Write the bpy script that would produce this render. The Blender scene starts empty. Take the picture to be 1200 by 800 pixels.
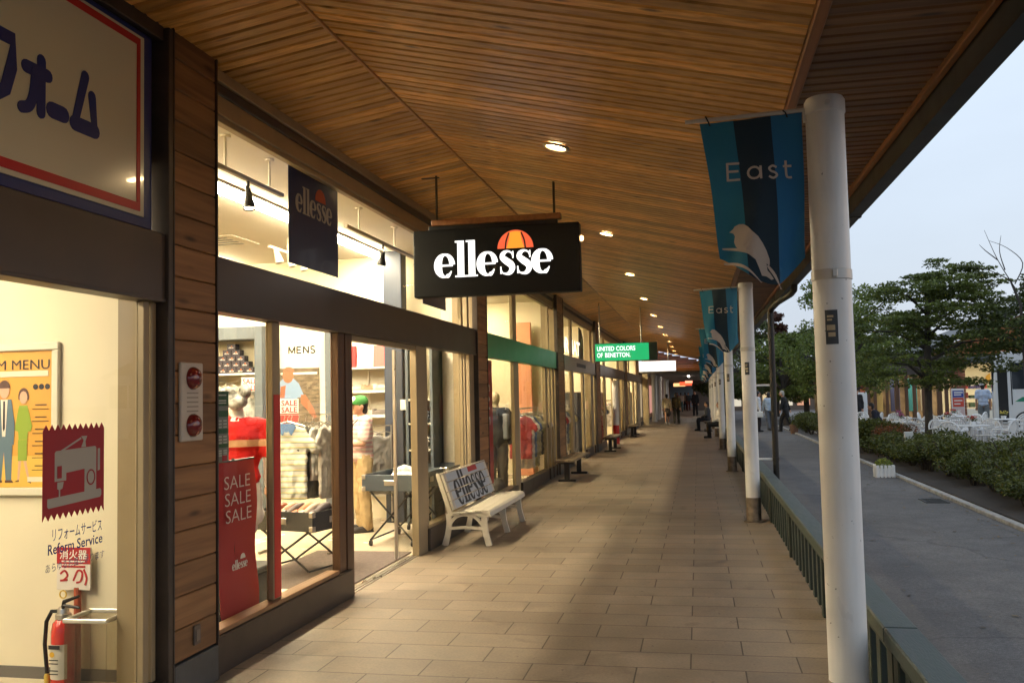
import bpy, bmesh, math, random
from mathutils import Vector, Matrix
from mathutils.geometry import tessellate_polygon
R = random.Random(7)
PI = math.pi
rad = math.radians
SC = bpy.context.scene
COL = SC.collection

# ------------------------------------------------------------------ materials
def nodes(name):
    m = bpy.data.materials.new(name); m.use_nodes = True
    nt = m.node_tree
    return m, nt, nt.nodes['Principled BSDF'], nt.nodes.new, nt.links.new

def M(name, col, rough=.5, metal=0., var=.0, vs=4., bump=0., bs=60., spec=.5, coat=0., rnd=0., stretch=None, sheen=0., sub=0.):
    m, nt, b, N, L = nodes(name)
    b.inputs['Roughness'].default_value = rough
    b.inputs['Metallic'].default_value = metal
    b.inputs['Specular IOR Level'].default_value = spec
    b.inputs['Coat Weight'].default_value = coat
    b.inputs['Sheen Weight'].default_value = sheen
    c = (*col, 1)
    b.inputs['Base Color'].default_value = c
    tc = N('ShaderNodeTexCoord'); src = tc.outputs['Object']
    if stretch:
        mp = N('ShaderNodeMapping'); mp.inputs['Scale'].default_value = stretch
        L(src, mp.inputs['Vector']); src = mp.outputs['Vector']
    if var > 0 or rnd > 0:
        n = N('ShaderNodeTexNoise'); n.inputs['Scale'].default_value = vs; n.inputs['Detail'].default_value = 6
        L(src, n.inputs['Vector'])
        mr = N('ShaderNodeMapRange')
        mr.inputs['From Min'].default_value = .3; mr.inputs['From Max'].default_value = .7
        mr.inputs['To Min'].default_value = 1 - var; mr.inputs['To Max'].default_value = 1 + var
        L(n.outputs['Fac'], mr.inputs['Value'])
        fac = mr.outputs['Result']
        if rnd > 0:
            a = N('ShaderNodeAttribute'); a.attribute_name = 'rnd'
            m2 = N('ShaderNodeMapRange'); m2.inputs['To Min'].default_value = 1 - rnd; m2.inputs['To Max'].default_value = 1 + rnd
            L(a.outputs['Fac'], m2.inputs['Value'])
            mm = N('ShaderNodeMath'); mm.operation = 'MULTIPLY'
            L(fac, mm.inputs[0]); L(m2.outputs['Result'], mm.inputs[1]); fac = mm.outputs[0]
        vm = N('ShaderNodeVectorMath'); vm.operation = 'SCALE'
        vm.inputs[0].default_value = col; L(fac, vm.inputs['Scale'])
        L(vm.outputs['Vector'], b.inputs['Base Color'])
        rr = N('ShaderNodeMapRange'); rr.inputs['To Min'].default_value = max(.02, rough - .1); rr.inputs['To Max'].default_value = min(1, rough + .1)
        L(n.outputs['Fac'], rr.inputs['Value']); L(rr.outputs['Result'], b.inputs['Roughness'])
    if bump > 0:
        n = N('ShaderNodeTexNoise'); n.inputs['Scale'].default_value = bs; n.inputs['Detail'].default_value = 4
        L(src, n.inputs['Vector'])
        bp = N('ShaderNodeBump'); bp.inputs['Strength'].default_value = bump; bp.inputs['Distance'].default_value = .01
        L(n.outputs['Fac'], bp.inputs['Height']); L(bp.outputs['Normal'], b.inputs['Normal'])
    return m

def EM(name, col, s):
    m, nt, b, N, L = nodes(name)
    b.inputs['Base Color'].default_value = (.04, .04, .04, 1)
    b.inputs['Roughness'].default_value = .3
    b.inputs['Emission Color'].default_value = (*col, 1)
    b.inputs['Emission Strength'].default_value = s
    return m

def wood(name, c1, c2, axis, rough=.45, knots=True, rnd=.28, spec=.4):
    """boards running along axis 0/1/2; per-board tone from the face attribute, grain and knots in the wood"""
    m, nt, b, N, L = nodes(name)
    tc = N('ShaderNodeTexCoord'); mp = N('ShaderNodeMapping')
    s = [22., 22., 22.]; s[axis] = 1.1
    mp.inputs['Scale'].default_value = s
    at = N('ShaderNodeAttribute'); at.attribute_name = 'rnd'
    off = N('ShaderNodeVectorMath'); off.operation = 'SCALE'; off.inputs[0].default_value = (37, 53, 71)
    L(at.outputs['Fac'], off.inputs['Scale'])
    ad = N('ShaderNodeVectorMath'); L(tc.outputs['Object'], ad.inputs[0]); L(off.outputs['Vector'], ad.inputs[1])
    L(ad.outputs['Vector'], mp.inputs['Vector'])
    n = N('ShaderNodeTexNoise'); n.inputs['Scale'].default_value = 1.0; n.inputs['Detail'].default_value = 5; n.inputs['Distortion'].default_value = .6
    L(mp.outputs['Vector'], n.inputs['Vector'])
    cr = N('ShaderNodeValToRGB')
    cr.color_ramp.elements[0].position = .32; cr.color_ramp.elements[0].color = (*c2, 1)
    cr.color_ramp.elements[1].position = .66; cr.color_ramp.elements[1].color = (*c1, 1)
    L(n.outputs['Fac'], cr.inputs['Fac'])
    out = cr.outputs['Color']
    if knots:
        mk = N('ShaderNodeMapping'); ks = [9., 9., 9.]; ks[axis] = 2.4; mk.inputs['Scale'].default_value = ks
        L(ad.outputs['Vector'], mk.inputs['Vector'])
        v = N('ShaderNodeTexVoronoi'); v.inputs['Scale'].default_value = .8
        L(mk.outputs['Vector'], v.inputs['Vector'])
        kr = N('ShaderNodeMapRange'); kr.inputs['From Min'].default_value = .05; kr.inputs['From Max'].default_value = .17
        kr.inputs['To Min'].default_value = .28; kr.inputs['To Max'].default_value = 1
        L(v.outputs['Distance'], kr.inputs['Value'])
        vm = N('ShaderNodeVectorMath'); vm.operation = 'SCALE'
        L(out, vm.inputs[0]); L(kr.outputs['Result'], vm.inputs['Scale']); out = vm.outputs['Vector']
    m2 = N('ShaderNodeMapRange'); m2.inputs['To Min'].default_value = 1 - rnd; m2.inputs['To Max'].default_value = 1 + rnd
    L(at.outputs['Fac'], m2.inputs['Value'])
    vs = N('ShaderNodeVectorMath'); vs.operation = 'SCALE'
    L(out, vs.inputs[0]); L(m2.outputs['Result'], vs.inputs['Scale'])
    L(vs.outputs['Vector'], b.inputs['Base Color'])
    b.inputs['Roughness'].default_value = rough; b.inputs['Specular IOR Level'].default_value = spec
    bp = N('ShaderNodeBump'); bp.inputs['Strength'].default_value = .25; bp.inputs['Distance'].default_value = .004
    L(n.outputs['Fac'], bp.inputs['Height']); L(bp.outputs['Normal'], b.inputs['Normal'])
    return m

def glassmat(name, tint=(.97, .97, .95), k=.5, rough=0.):
    m = bpy.data.materials.new(name); m.use_nodes = True
    nt = m.node_tree; nt.nodes.clear(); N = nt.nodes.new; L = nt.links.new
    o = N('ShaderNodeOutputMaterial'); t = N('ShaderNodeBsdfTransparent'); g = N('ShaderNodeBsdfGlossy')
    t.inputs['Color'].default_value = (*tint, 1); g.inputs['Roughness'].default_value = rough
    lw = N('ShaderNodeLayerWeight'); lw.inputs['Blend'].default_value = .5
    p = N('ShaderNodeMath'); p.operation = 'POWER'; p.inputs[1].default_value = 5
    L(lw.outputs['Facing'], p.inputs[0])
    a = N('ShaderNodeMath'); a.operation = 'MULTIPLY_ADD'; a.inputs[1].default_value = .9 * k; a.inputs[2].default_value = .05 * k
    L(p.outputs[0], a.inputs[0])
    mx = N('ShaderNodeMixShader'); L(a.outputs[0], mx.inputs['Fac']); L(t.outputs[0], mx.inputs[1]); L(g.outputs[0], mx.inputs[2])
    L(mx.outputs[0], o.inputs['Surface'])
    return m

def floormat():
    m, nt, b, N, L = nodes('paving_slabs')
    tc = N('ShaderNodeTexCoord')
    mp = N('ShaderNodeMapping'); mp.inputs['Location'].default_value = (.1, -.02, 0)
    L(tc.outputs['Object'], mp.inputs['Vector'])
    br = N('ShaderNodeTexBrick'); br.offset = .5; br.squash = 1
    br.inputs['Scale'].default_value = 1; br.inputs['Brick Width'].default_value = .64; br.inputs['Row Height'].default_value = .332
    br.inputs['Mortar Size'].default_value = .005; br.inputs['Mortar Smooth'].default_value = .2; br.inputs['Bias'].default_value = -.2
    br.inputs['Color1'].default_value = (.262, .206, .148, 1); br.inputs['Color2'].default_value = (.20, .155, .11, 1)
    br.inputs['Mortar'].default_value = (.085, .062, .043, 1)
    L(mp.outputs['Vector'], br.inputs['Vector'])
    n1 = N('ShaderNodeTexNoise'); n1.inputs['Scale'].default_value = 3.2; n1.inputs['Detail'].default_value = 8; n1.inputs['Roughness'].default_value = .65
    L(tc.outputs['Object'], n1.inputs['Vector'])
    n2 = N('ShaderNodeTexNoise'); n2.inputs['Scale'].default_value = 55; n2.inputs['Detail'].default_value = 4
    L(tc.outputs['Object'], n2.inputs['Vector'])
    n3 = N('ShaderNodeTexNoise'); n3.inputs['Scale'].default_value = .45; n3.inputs['Detail'].default_value = 3
    L(tc.outputs['Object'], n3.inputs['Vector'])
    def mr(src, lo, hi):
        r = N('ShaderNodeMapRange'); r.inputs['From Min'].default_value = .28; r.inputs['From Max'].default_value = .72
        r.inputs['To Min'].default_value = lo; r.inputs['To Max'].default_value = hi
        L(src, r.inputs['Value']); return r.outputs['Result']
    f = mr(n1.outputs['Fac'], .72, 1.25)
    for s, lo, hi in ((n2, .88, 1.12), (n3, .8, 1.15)):
        k = N('ShaderNodeMath'); k.operation = 'MULTIPLY'; L(f, k.inputs[0]); L(mr(s.outputs['Fac'], lo, hi), k.inputs[1]); f = k.outputs[0]
    n4 = N('ShaderNodeTexNoise'); n4.inputs['Scale'].default_value = 1.7; n4.inputs['Detail'].default_value = 9; n4.inputs['Distortion'].default_value = 1.2; L(tc.outputs['Object'], n4.inputs['Vector'])
    n5 = N('ShaderNodeTexNoise'); n5.inputs['Scale'].default_value = 24; n5.inputs['Detail'].default_value = 2; L(tc.outputs['Object'], n5.inputs['Vector'])
    for s, a, c, lo in ((n4, .60, .70, .80), (n5, .70, .74, .62)):
        r = N('ShaderNodeMapRange'); r.inputs['From Min'].default_value = a; r.inputs['From Max'].default_value = c; r.inputs['To Min'].default_value = 1; r.inputs['To Max'].default_value = lo; L(s.outputs['Fac'], r.inputs['Value'])
        k = N('ShaderNodeMath'); k.operation = 'MULTIPLY'; L(f, k.inputs[0]); L(r.outputs['Result'], k.inputs[1]); f = k.outputs[0]
    vm = N('ShaderNodeVectorMath'); vm.operation = 'SCALE'; L(br.outputs['Color'], vm.inputs[0]); L(f, vm.inputs['Scale'])
    L(vm.outputs['Vector'], b.inputs['Base Color'])
    L(mr(n1.outputs['Fac'], .42, .62), b.inputs['Roughness'])
    b.inputs['Specular IOR Level'].default_value = .4
    h = N('ShaderNodeMath'); h.operation = 'MULTIPLY_ADD'; h.inputs[1].default_value = -1.; L(br.outputs['Fac'], h.inputs[0])
    h2 = N('ShaderNodeMath'); h2.operation = 'MULTIPLY'; h2.inputs[1].default_value = .25; L(n2.outputs['Fac'], h2.inputs[0]); L(h2.outputs[0], h.inputs[2])
    bp = N('ShaderNodeBump'); bp.inputs['Strength'].default_value = .45; bp.inputs['Distance'].default_value = .004
    L(h.outputs[0], bp.inputs['Height']); L(bp.outputs['Normal'], b.inputs['Normal'])
    return m

def asphalt():
    m, nt, b, N, L = nodes('asphalt')
    tc = N('ShaderNodeTexCoord')
    def noise(sc, d=5):
        n = N('ShaderNodeTexNoise'); n.inputs['Scale'].default_value = sc; n.inputs['Detail'].default_value = d
        L(tc.outputs['Object'], n.inputs['Vector']); return n
    a, c, d = noise(.5), noise(140, 2), noise(4)
    def mr(src, lo, hi, f0=.3, f1=.7):
        r = N('ShaderNodeMapRange'); r.inputs['From Min'].default_value = f0; r.inputs['From Max'].default_value = f1
        r.inputs['To Min'].default_value = lo; r.inputs['To Max'].default_value = hi
        L(src, r.inputs['Value']); return r.outputs['Result']
    f = mr(a.outputs['Fac'], .8, 1.2)
    e = noise(38, 3)
    for s, lo, hi in ((c, .5, 1.5), (d, .85, 1.15), (e, .72, 1.28)):
        k = N('ShaderNodeMath'); k.operation = 'MULTIPLY'; L(f, k.inputs[0]); L(mr(s.outputs['Fac'], lo, hi), k.inputs[1]); f = k.outputs[0]
    # cracks
    v = N('ShaderNodeTexVoronoi'); v.feature = 'DISTANCE_TO_EDGE'; v.inputs['Scale'].default_value = .22
    w = noise(.9, 6); va = N('ShaderNodeVectorMath'); va.operation = 'MULTIPLY_ADD'
    va.inputs[1].default_value = (1.6, 1.6, 0); L(w.outputs['Color'], va.inputs[0]); L(tc.outputs['Object'], va.inputs[2])
    L(va.outputs['Vector'], v.inputs['Vector'])
    k = N('ShaderNodeMath'); k.operation = 'MULTIPLY'; L(f, k.inputs[0]); L(mr(v.outputs['Distance'], .62, 1, .0, .008), k.inputs[1]); f = k.outputs[0]
    vm = N('ShaderNodeVectorMath'); vm.operation = 'SCALE'; vm.inputs[0].default_value = (.092, .086, .084); L(f, vm.inputs['Scale'])
    L(vm.outputs['Vector'], b.inputs['Base Color']); b.inputs['Roughness'].default_value = .8
    bp = N('ShaderNodeBump'); bp.inputs['Strength'].default_value = .5; bp.inputs['Distance'].default_value = .004
    L(c.outputs['Fac'], bp.inputs['Height']); L(bp.outputs['Normal'], b.inputs['Normal'])
    return m

def grimy(name, col, rough=.35):
    m, nt, b, N, L = nodes(name)
    tc = N('ShaderNodeTexCoord')
    def noise(sc, st, d=6):
        mp = N('ShaderNodeMapping'); mp.inputs['Scale'].default_value = st; L(tc.outputs['Object'], mp.inputs['Vector'])
        n = N('ShaderNodeTexNoise'); n.inputs['Scale'].default_value = sc; n.inputs['Detail'].default_value = d; L(mp.outputs['Vector'], n.inputs['Vector']); return n.outputs['Fac']
    def mr(src, a, bb, lo, hi):
        r = N('ShaderNodeMapRange'); r.inputs['From Min'].default_value = a; r.inputs['From Max'].default_value = bb; r.inputs['To Min'].default_value = lo; r.inputs['To Max'].default_value = hi
        L(src, r.inputs['Value']); return r.outputs['Result']
    def mul(a, c):
        k = N('ShaderNodeMath'); k.operation = 'MULTIPLY'; L(a, k.inputs[0]); L(c, k.inputs[1]); return k.outputs[0]
    f = mul(mr(noise(9, (1,1,.10)), .35, .65, .84, 1.04), mr(noise(46, (1,1,1), 2), .715, .75, 1, .35))
    f = mul(f, mr(noise(2.5, (1,1,1)), .3, .7, .9, 1.06))
    vm = N('ShaderNodeVectorMath'); vm.operation = 'SCALE'; vm.inputs[0].default_value = col; L(f, vm.inputs['Scale']); L(vm.outputs['Vector'], b.inputs['Base Color'])
    L(mr(noise(7, (1,1,.3)), .3, .7, rough-.1, rough+.2), b.inputs['Roughness'])
    bp = N('ShaderNodeBump'); bp.inputs['Strength'].default_value = .12; bp.inputs['Distance'].default_value = .01; L(noise(14, (1,1,.5), 3), bp.inputs['Height']); L(bp.outputs['Normal'], b.inputs['Normal'])
    return m

def leafmat(name, c1, c2, rough=.5):
    m, nt, b, N, L = nodes(name)
    at = N('ShaderNodeAttribute'); at.attribute_name = 'rnd'
    cr = N('ShaderNodeValToRGB'); cr.color_ramp.elements[0].color = (*c1, 1); cr.color_ramp.elements[1].color = (*c2, 1)
    L(at.outputs['Fac'], cr.inputs['Fac']); L(cr.outputs['Color'], b.inputs['Base Color'])
    b.inputs['Roughness'].default_value = rough; b.inputs['Specular IOR Level'].default_value = .35
    tr = N('ShaderNodeBsdfTranslucent'); L(cr.outputs['Color'], tr.inputs['Color'])
    mx = N('ShaderNodeMixShader'); mx.inputs['Fac'].default_value = .32
    o = nt.nodes['Material Output']; L(b.outputs[0], mx.inputs[1]); L(tr.outputs[0], mx.inputs[2]); L(mx.outputs[0], o.inputs['Surface'])
    return m

def stripes(name, c1, c2, axis, period, duty=.5, rough=.8, c3=None, p3=None):
    """woven stripes across one object axis (a printed or knitted pattern of the cloth itself)"""
    m, nt, b, N, L = nodes(name)
    tc = N('ShaderNodeTexCoord'); sx = N('ShaderNodeSeparateXYZ'); L(tc.outputs['Object'], sx.inputs[0])
    d = N('ShaderNodeMath'); d.operation = 'DIVIDE'; d.inputs[1].default_value = period; L(sx.outputs[axis], d.inputs[0])
    fr = N('ShaderNodeMath'); fr.operation = 'FRACT'; L(d.outputs[0], fr.inputs[0])
    cr = N('ShaderNodeValToRGB'); cr.color_ramp.interpolation = 'CONSTANT'
    cr.color_ramp.elements[0].color = (*c1, 1); cr.color_ramp.elements[1].position = duty; cr.color_ramp.elements[1].color = (*c2, 1)
    if c3:
        e = cr.color_ramp.elements.new(p3 or .5 + duty / 2); e.color = (*c3, 1)
    L(fr.outputs[0], cr.inputs['Fac']); L(cr.outputs['Color'], b.inputs['Base Color'])
    b.inputs['Roughness'].default_value = rough; b.inputs['Specular IOR Level'].default_value = .2
    return m

# ------------------------------------------------------------------ mesh builder
class MB:
    def __init__(s):
        s.v = []; s.f = []; s.r = []; s.m = []; s.val = .5; s.mi = 0
    def add(s, vs, fs):
        k = len(s.v); s.v.extend([tuple(x) for x in vs])
        for f in fs:
            s.f.append([i + k for i in f]); s.r.append(s.val); s.m.append(s.mi)
        return s
    def box(s, x0, x1, y0, y1, z0, z1, b=0.):
        if x1 < x0: x0, x1 = x1, x0
        if y1 < y0: y0, y1 = y1, y0
        if z1 < z0: z0, z1 = z1, z0
        b = min(b, (x1 - x0) * .45, (y1 - y0) * .45, (z1 - z0) * .45)
        if b <= 0:
            return s.add([(x0,y0,z0),(x1,y0,z0),(x1,y1,z0),(x0,y1,z0),(x0,y0,z1),(x1,y0,z1),(x1,y1,z1),(x0,y1,z1)],
                         [(0,3,2,1),(4,5,6,7),(0,1,5,4),(1,2,6,5),(2,3,7,6),(3,0,4,7)])
        vs = []; ix = {}
        X = (x0, x1); Y = (y0, y1); Z = (z0, z1)
        for i in (0,1):
            for j in (0,1):
                for k in (0,1):
                    dx = b if i == 0 else -b; dy = b if j == 0 else -b; dz = b if k == 0 else -b
                    for a, p in enumerate(((X[i], Y[j]+dy, Z[k]+dz), (X[i]+dx, Y[j], Z[k]+dz), (X[i]+dx, Y[j]+dy, Z[k]))):
                        ix[i,j,k,a] = len(vs); vs.append(p)
        fs = []
        fs += [[ix[0,0,0,0],ix[0,0,1,0],ix[0,1,1,0],ix[0,1,0,0]], [ix[1,0,0,0],ix[1,1,0,0],ix[1,1,1,0],ix[1,0,1,0]]]
        fs += [[ix[0,0,0,1],ix[1,0,0,1],ix[1,0,1,1],ix[0,0,1,1]], [ix[0,1,0,1],ix[0,1,1,1],ix[1,1,1,1],ix[1,1,0,1]]]
        fs += [[ix[0,0,0,2],ix[0,1,0,2],ix[1,1,0,2],ix[1,0,0,2]], [ix[0,0,1,2],ix[1,0,1,2],ix[1,1,1,2],ix[0,1,1,2]]]
        for i in (0,1):
            for j in (0,1):
                fs.append([ix[i,j,0,0],ix[i,j,1,0],ix[i,j,1,1],ix[i,j,0,1]])
        for i in (0,1):
            for k in (0,1):
                fs.append([ix[i,0,k,0],ix[i,1,k,0],ix[i,1,k,2],ix[i,0,k,2]])
        for j in (0,1):
            for k in (0,1):
                fs.append([ix[0,j,k,1],ix[1,j,k,1],ix[1,j,k,2],ix[0,j,k,2]])
        for i in (0,1):
            for j in (0,1):
                for k in (0,1):
                    fs.append([ix[i,j,k,0],ix[i,j,k,1],ix[i,j,k,2]])
        c = Vector(((x0+x1)/2, (y0+y1)/2, (z0+z1)/2))
        out = []
        for f in fs:
            p = [Vector(vs[q]) for q in f]
            n = (p[1]-p[0]).cross(p[2]-p[0]); mid = sum(p, Vector())/len(p)
            out.append(f if n.dot(mid - c) > 0 else f[::-1])
        return s.add(vs, out)
    def tube(s, pts, r, n=10, cap=True):
        pts = [Vector(p) for p in pts]
        rs = r if isinstance(r, (list, tuple)) else [r]*len(pts)
        vs = []; fs = []; up = None
        for i, p in enumerate(pts):
            t = (pts[min(i+1, len(pts)-1)] - pts[max(i-1, 0)]).normalized()
            if up is None:
                up = Vector((0,0,1)) if abs(t.z) < .9 else Vector((1,0,0))
            a = t.cross(up)
            if a.length < 1e-5: a = t.orthogonal()
            a.normalize(); bb = a.cross(t).normalized(); up = bb
            for k in range(n):
                q = 2*PI*k/n
                vs.append(p + a*math.cos(q)*rs[i] + bb*math.sin(q)*rs[i])
        for i in range(len(pts)-1):
            for k in range(n):
                fs.append((i*n+k, i*n+(k+1)%n, (i+1)*n+(k+1)%n, (i+1)*n+k))
        if cap:
            fs.append(tuple(range(n))[::-1]); fs.append(tuple((len(pts)-1)*n+k for k in range(n)))
        return s.add(vs, fs)
    def lathe(s, prof, c=(0,0,0), n=24, axis='z', sc=(1,1)):
        vs = []; fs = []
        for (r, h) in prof:
            for k in range(n):
                q = 2*PI*k/n; a = r*math.cos(q)*sc[0]; b = r*math.sin(q)*sc[1]
                vs.append((c[0]+a, c[1]+b, c[2]+h) if axis == 'z' else ((c[0]+h, c[1]+a, c[2]+b) if axis == 'x' else (c[0]+b, c[1]+h, c[2]+a)))
        for i in range(len(prof)-1):
            for k in range(n):
                fs.append((i*n+k, i*n+(k+1)%n, (i+1)*n+(k+1)%n, (i+1)*n+k))
        fs.append(tuple(range(n))[::-1]); fs.append(tuple((len(prof)-1)*n+k for k in range(n)))
        return s.add(vs, fs)
    def ball(s, c, r, n=12, rot=None):
        rx, ry, rz = r if isinstance(r, (list, tuple)) else (r, r, r)
        vs = []; fs = []; h = n//2
        for i in range(1, h):
            t = PI*i/h
            for k in range(n):
                q = 2*PI*k/n
                vs.append(Vector((rx*math.sin(t)*math.cos(q), ry*math.sin(t)*math.sin(q), rz*math.cos(t))))
        vs += [Vector((0,0,rz)), Vector((0,0,-rz))]
        for i in range(h-2):
            for k in range(n):
                fs.append((i*n+k, (i+1)*n+k, (i+1)*n+(k+1)%n, i*n+(k+1)%n))
        T = len(vs)-2
        for k in range(n):
            fs.append((T, k, (k+1)%n)); fs.append((T+1, (h-2)*n+(k+1)%n, (h-2)*n+k))
        if rot: vs = [rot @ v for v in vs]
        return s.add([v + Vector(c) for v in vs], fs)
    def caps(s, a, b, r0, r1, n=12):
        a = Vector(a); b = Vector(b); s.tube([a, b], [r0, r1], n); s.ball(a, r0, n); s.ball(b, r1, n); return s
    def prism(s, poly, o, u, v, t):
        """filled outline (u,v plane at o) with thickness t along u x v"""
        o = Vector(o); u = Vector(u); v = Vector(v); n = u.cross(v).normalized()*t
        ar = sum(poly[i][0]*poly[(i+1)%len(poly)][1]-poly[(i+1)%len(poly)][0]*poly[i][1] for i in range(len(poly)))
        if ar < 0: poly = poly[::-1]
        P = [o + u*p[0] + v*p[1] for p in poly]; k = len(P)
        tris = tessellate_polygon([[Vector((p[0], p[1], 0)) for p in poly]])
        fs = []
        for t3 in tris:
            a, b, c = [poly[i] for i in t3]
            cr = (b[0]-a[0])*(c[1]-a[1])-(b[1]-a[1])*(c[0]-a[0])
            q = list(t3) if cr > 0 else list(t3)[::-1]
            fs.append([i+k for i in q]); fs.append(q[::-1])
        for i in range(k):
            j = (i+1) % k; fs.append((i, j, j+k, i+k))
        return s.add(P + [p + n for p in P], fs)
    def polys(s, ps, o, u, v, sc, t):
        for p in ps: s.prism([(a*sc, b*sc) for a, b in p], o, u, v, t)
        return s
    def build(s, name, mat, parent=None, world=False, smooth=False, angle=35):
        me = bpy.data.meshes.new(name)
        off = Vector()
        if world and parent is not None:
            p = parent
            while p is not None: off += p.location; p = p.parent
        me.from_pydata([(a[0]-off[0], a[1]-off[1], a[2]-off[2]) for a in s.v], [], s.f)
        mats = mat if isinstance(mat, (list, tuple)) else [mat]
        for m in mats: me.materials.append(m)
        if len(mats) > 1:
            me.polygons.foreach_set('material_index', s.m)
        at = me.attributes.new('rnd', 'FLOAT', 'FACE'); at.data.foreach_set('value', s.r)
        if smooth:
            me.polygons.foreach_set('use_smooth', [True]*len(s.f)); me.set_sharp_from_angle(angle=rad(angle))
        me.update()
        o = bpy.data.objects.new(name, me); COL.objects.link(o)
        if parent is not None: o.parent = parent
        return o

def B(x0, x1, y0, y1, z0, z1, b=0.): return MB().box(x0, x1, y0, y1, z0, z1, b)
def tag(o, label=None, cat=None, group=None, kind=None):
    for k, v in (('label', label), ('category', cat), ('group', group), ('kind', kind)):
        if v: o[k] = v
    return o
def thing(name, label, cat, loc=(0,0,0), rz=0., group=None, kind=None):
    o = bpy.data.objects.new(name, None); o.empty_display_size = .1; COL.objects.link(o)
    o.location = loc; o.rotation_euler = (0,0,rz)
    return tag(o, label, cat, group, kind)
def struct(o, label=None, cat=None): return tag(o, label, cat, None, 'structure')
def dup(o, loc=None, rz=None, label=None, parent=None, group=None):
    c = o.copy(); COL.objects.link(c)
    if parent is not None: c.parent = parent
    if loc is not None: c.location = loc
    if rz is not None: c.rotation_euler = (0,0,rz)
    if label: c['label'] = label
    if group: c['group'] = group
    for ch in o.children: dup(ch, parent=c)
    return c

# ------------------------------------------------------------------ lettering
_tc = {}
def text_polys(body, bold=0.):
    """triangles of a line of type, left aligned, cap height about .73 units"""
    if (body, bold) in _tc: return _tc[body, bold]
    c = bpy.data.curves.new('type', 'FONT'); c.body = body; c.size = 1; c.offset = bold; c.resolution_u = 3
    o = bpy.data.objects.new('type', c); COL.objects.link(o)
    dg = bpy.context.evaluated_depsgraph_get(); dg.update()
    me = bpy.data.meshes.new_from_object(o.evaluated_get(dg))
    vs = [(v.co.x, v.co.y) for v in me.vertices]; out = [[vs[i] for i in p.vertices] for p in me.polygons]
    w = max([v[0] for v in vs] or [0])
    bpy.data.objects.remove(o); bpy.data.curves.remove(c); bpy.data.meshes.remove(me)
    _tc[body, bold] = (out, w); return out, w
def type_on(mb, body, o, u, v, n, size, bold=0., width=None, centre=False, t=.002):
    """type as thin raised shapes; n is the outward normal"""
    ps, w = text_polys(body, bold)
    sx = size if width is None else width / w
    o = Vector(o); u = Vector(u); v = Vector(v); nn = Vector(n)*t
    if centre: o = o - u*(w*sx/2)
    for p in ps:
        P = [o + u*a*sx + v*b*size + nn for a, b in p]
        k = (P[1]-P[0]).cross(P[2]-P[0])
        if k.dot(nn) < 0: P = P[::-1]
        mb.add(P, [list(range(len(P)))])
    return mb
def crom(pts, n=6):
    out = []
    for i in range(len(pts)-1):
        p0 = pts[max(i-1,0)]; p1 = pts[i]; p2 = pts[i+1]; p3 = pts[min(i+2,len(pts)-1)]
        for k in range(n):
            t = k/n
            out.append(tuple(.5*((2*b)+(-a+c)*t+(2*a-5*b+4*c-d)*t*t+(-a+3*b-3*c+d)*t**3) for a,b,c,d in zip(p0,p1,p2,p3)))
    out.append(tuple(pts[-1])); return out
def brush(pts, w, n=6, smooth=True):
    """stroke outline of changing width -> list of quads; points (x,y) with w a number or a list"""
    ws = w if isinstance(w, (list, tuple)) else [w]*len(pts)
    p3 = [(a[0], a[1], q) for a, q in zip(pts, ws)]
    if smooth: p3 = crom(p3, n)
    Ls = []; Rs = []
    for i, p in enumerate(p3):
        a = p3[max(i-1,0)]; b = p3[min(i+1,len(p3)-1)]
        dx, dy = b[0]-a[0], b[1]-a[1]; d = math.hypot(dx,dy) or 1
        nx, ny = -dy/d*p[2]/2, dx/d*p[2]/2
        Ls.append((p[0]+nx,p[1]+ny)); Rs.append((p[0]-nx,p[1]-ny))
    return [[Ls[i],Rs[i],Rs[i+1],Ls[i+1]] for i in range(len(p3)-1)]
def logo_letters():
    """fat-face lower case word, x-height 1"""
    out = []; x = 0.
    for ch in 'ellesse':
        ps = []
        if ch == 'e':
            pts = []; ws = []
            for k in range(0, 33):
                th = rad(4 + k*10.2)
                pts.append((.42+.30*math.cos(th), .49+.45*math.sin(th)))
                c = abs(math.cos(th)); side = 1. if math.cos(th) < 0 else .62
                ww = .085 + .25*side*c**1.3
                if k > 27: ww = max(.04, .2*(33-k)/6)
                ws.append(ww)
            ps += brush(pts, ws, 2); ps += [[(.2,.455),(.74,.455),(.74,.535),(.2,.535)]]
            adv = .86
        elif ch == 'l':
            ps += [[(.08,0),(.36,0),(.36,1.48),(.08,1.48)], [(-.02,0),(.46,0),(.46,.07),(-.02,.07)], [(-.02,1.41),(.1,1.41),(.1,1.48),(-.02,1.48)]]
            adv = .46
        else:
            ps += brush([(.60,.70),(.53,.88),(.36,.945),(.2,.86),(.17,.70),(.33,.55),(.5,.42),(.56,.26),(.47,.09),(.31,.04),(.15,.1),(.08,.30)],
                        [.04,.06,.09,.18,.23,.27,.27,.23,.18,.09,.06,.04], 4)
            ps += [[(.57,.66),(.62,.66),(.62,.95),(.57,.95)], [(.07,.04),(.12,.04),(.12,.34),(.07,.34)]]
            adv = .69
        out += [[(a+x, b) for a, b in p] for p in ps]; x += adv
    return out, x
LOGO, LOGOW = logo_letters()
def arc(cx, cy, r, a0, a1, n=18, ry=None):
    return [(cx+r*math.cos(rad(a0+(a1-a0)*k/n)), cy+(ry or r)*math.sin(rad(a0+(a1-a0)*k/n))) for k in range(n+1)]
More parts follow.
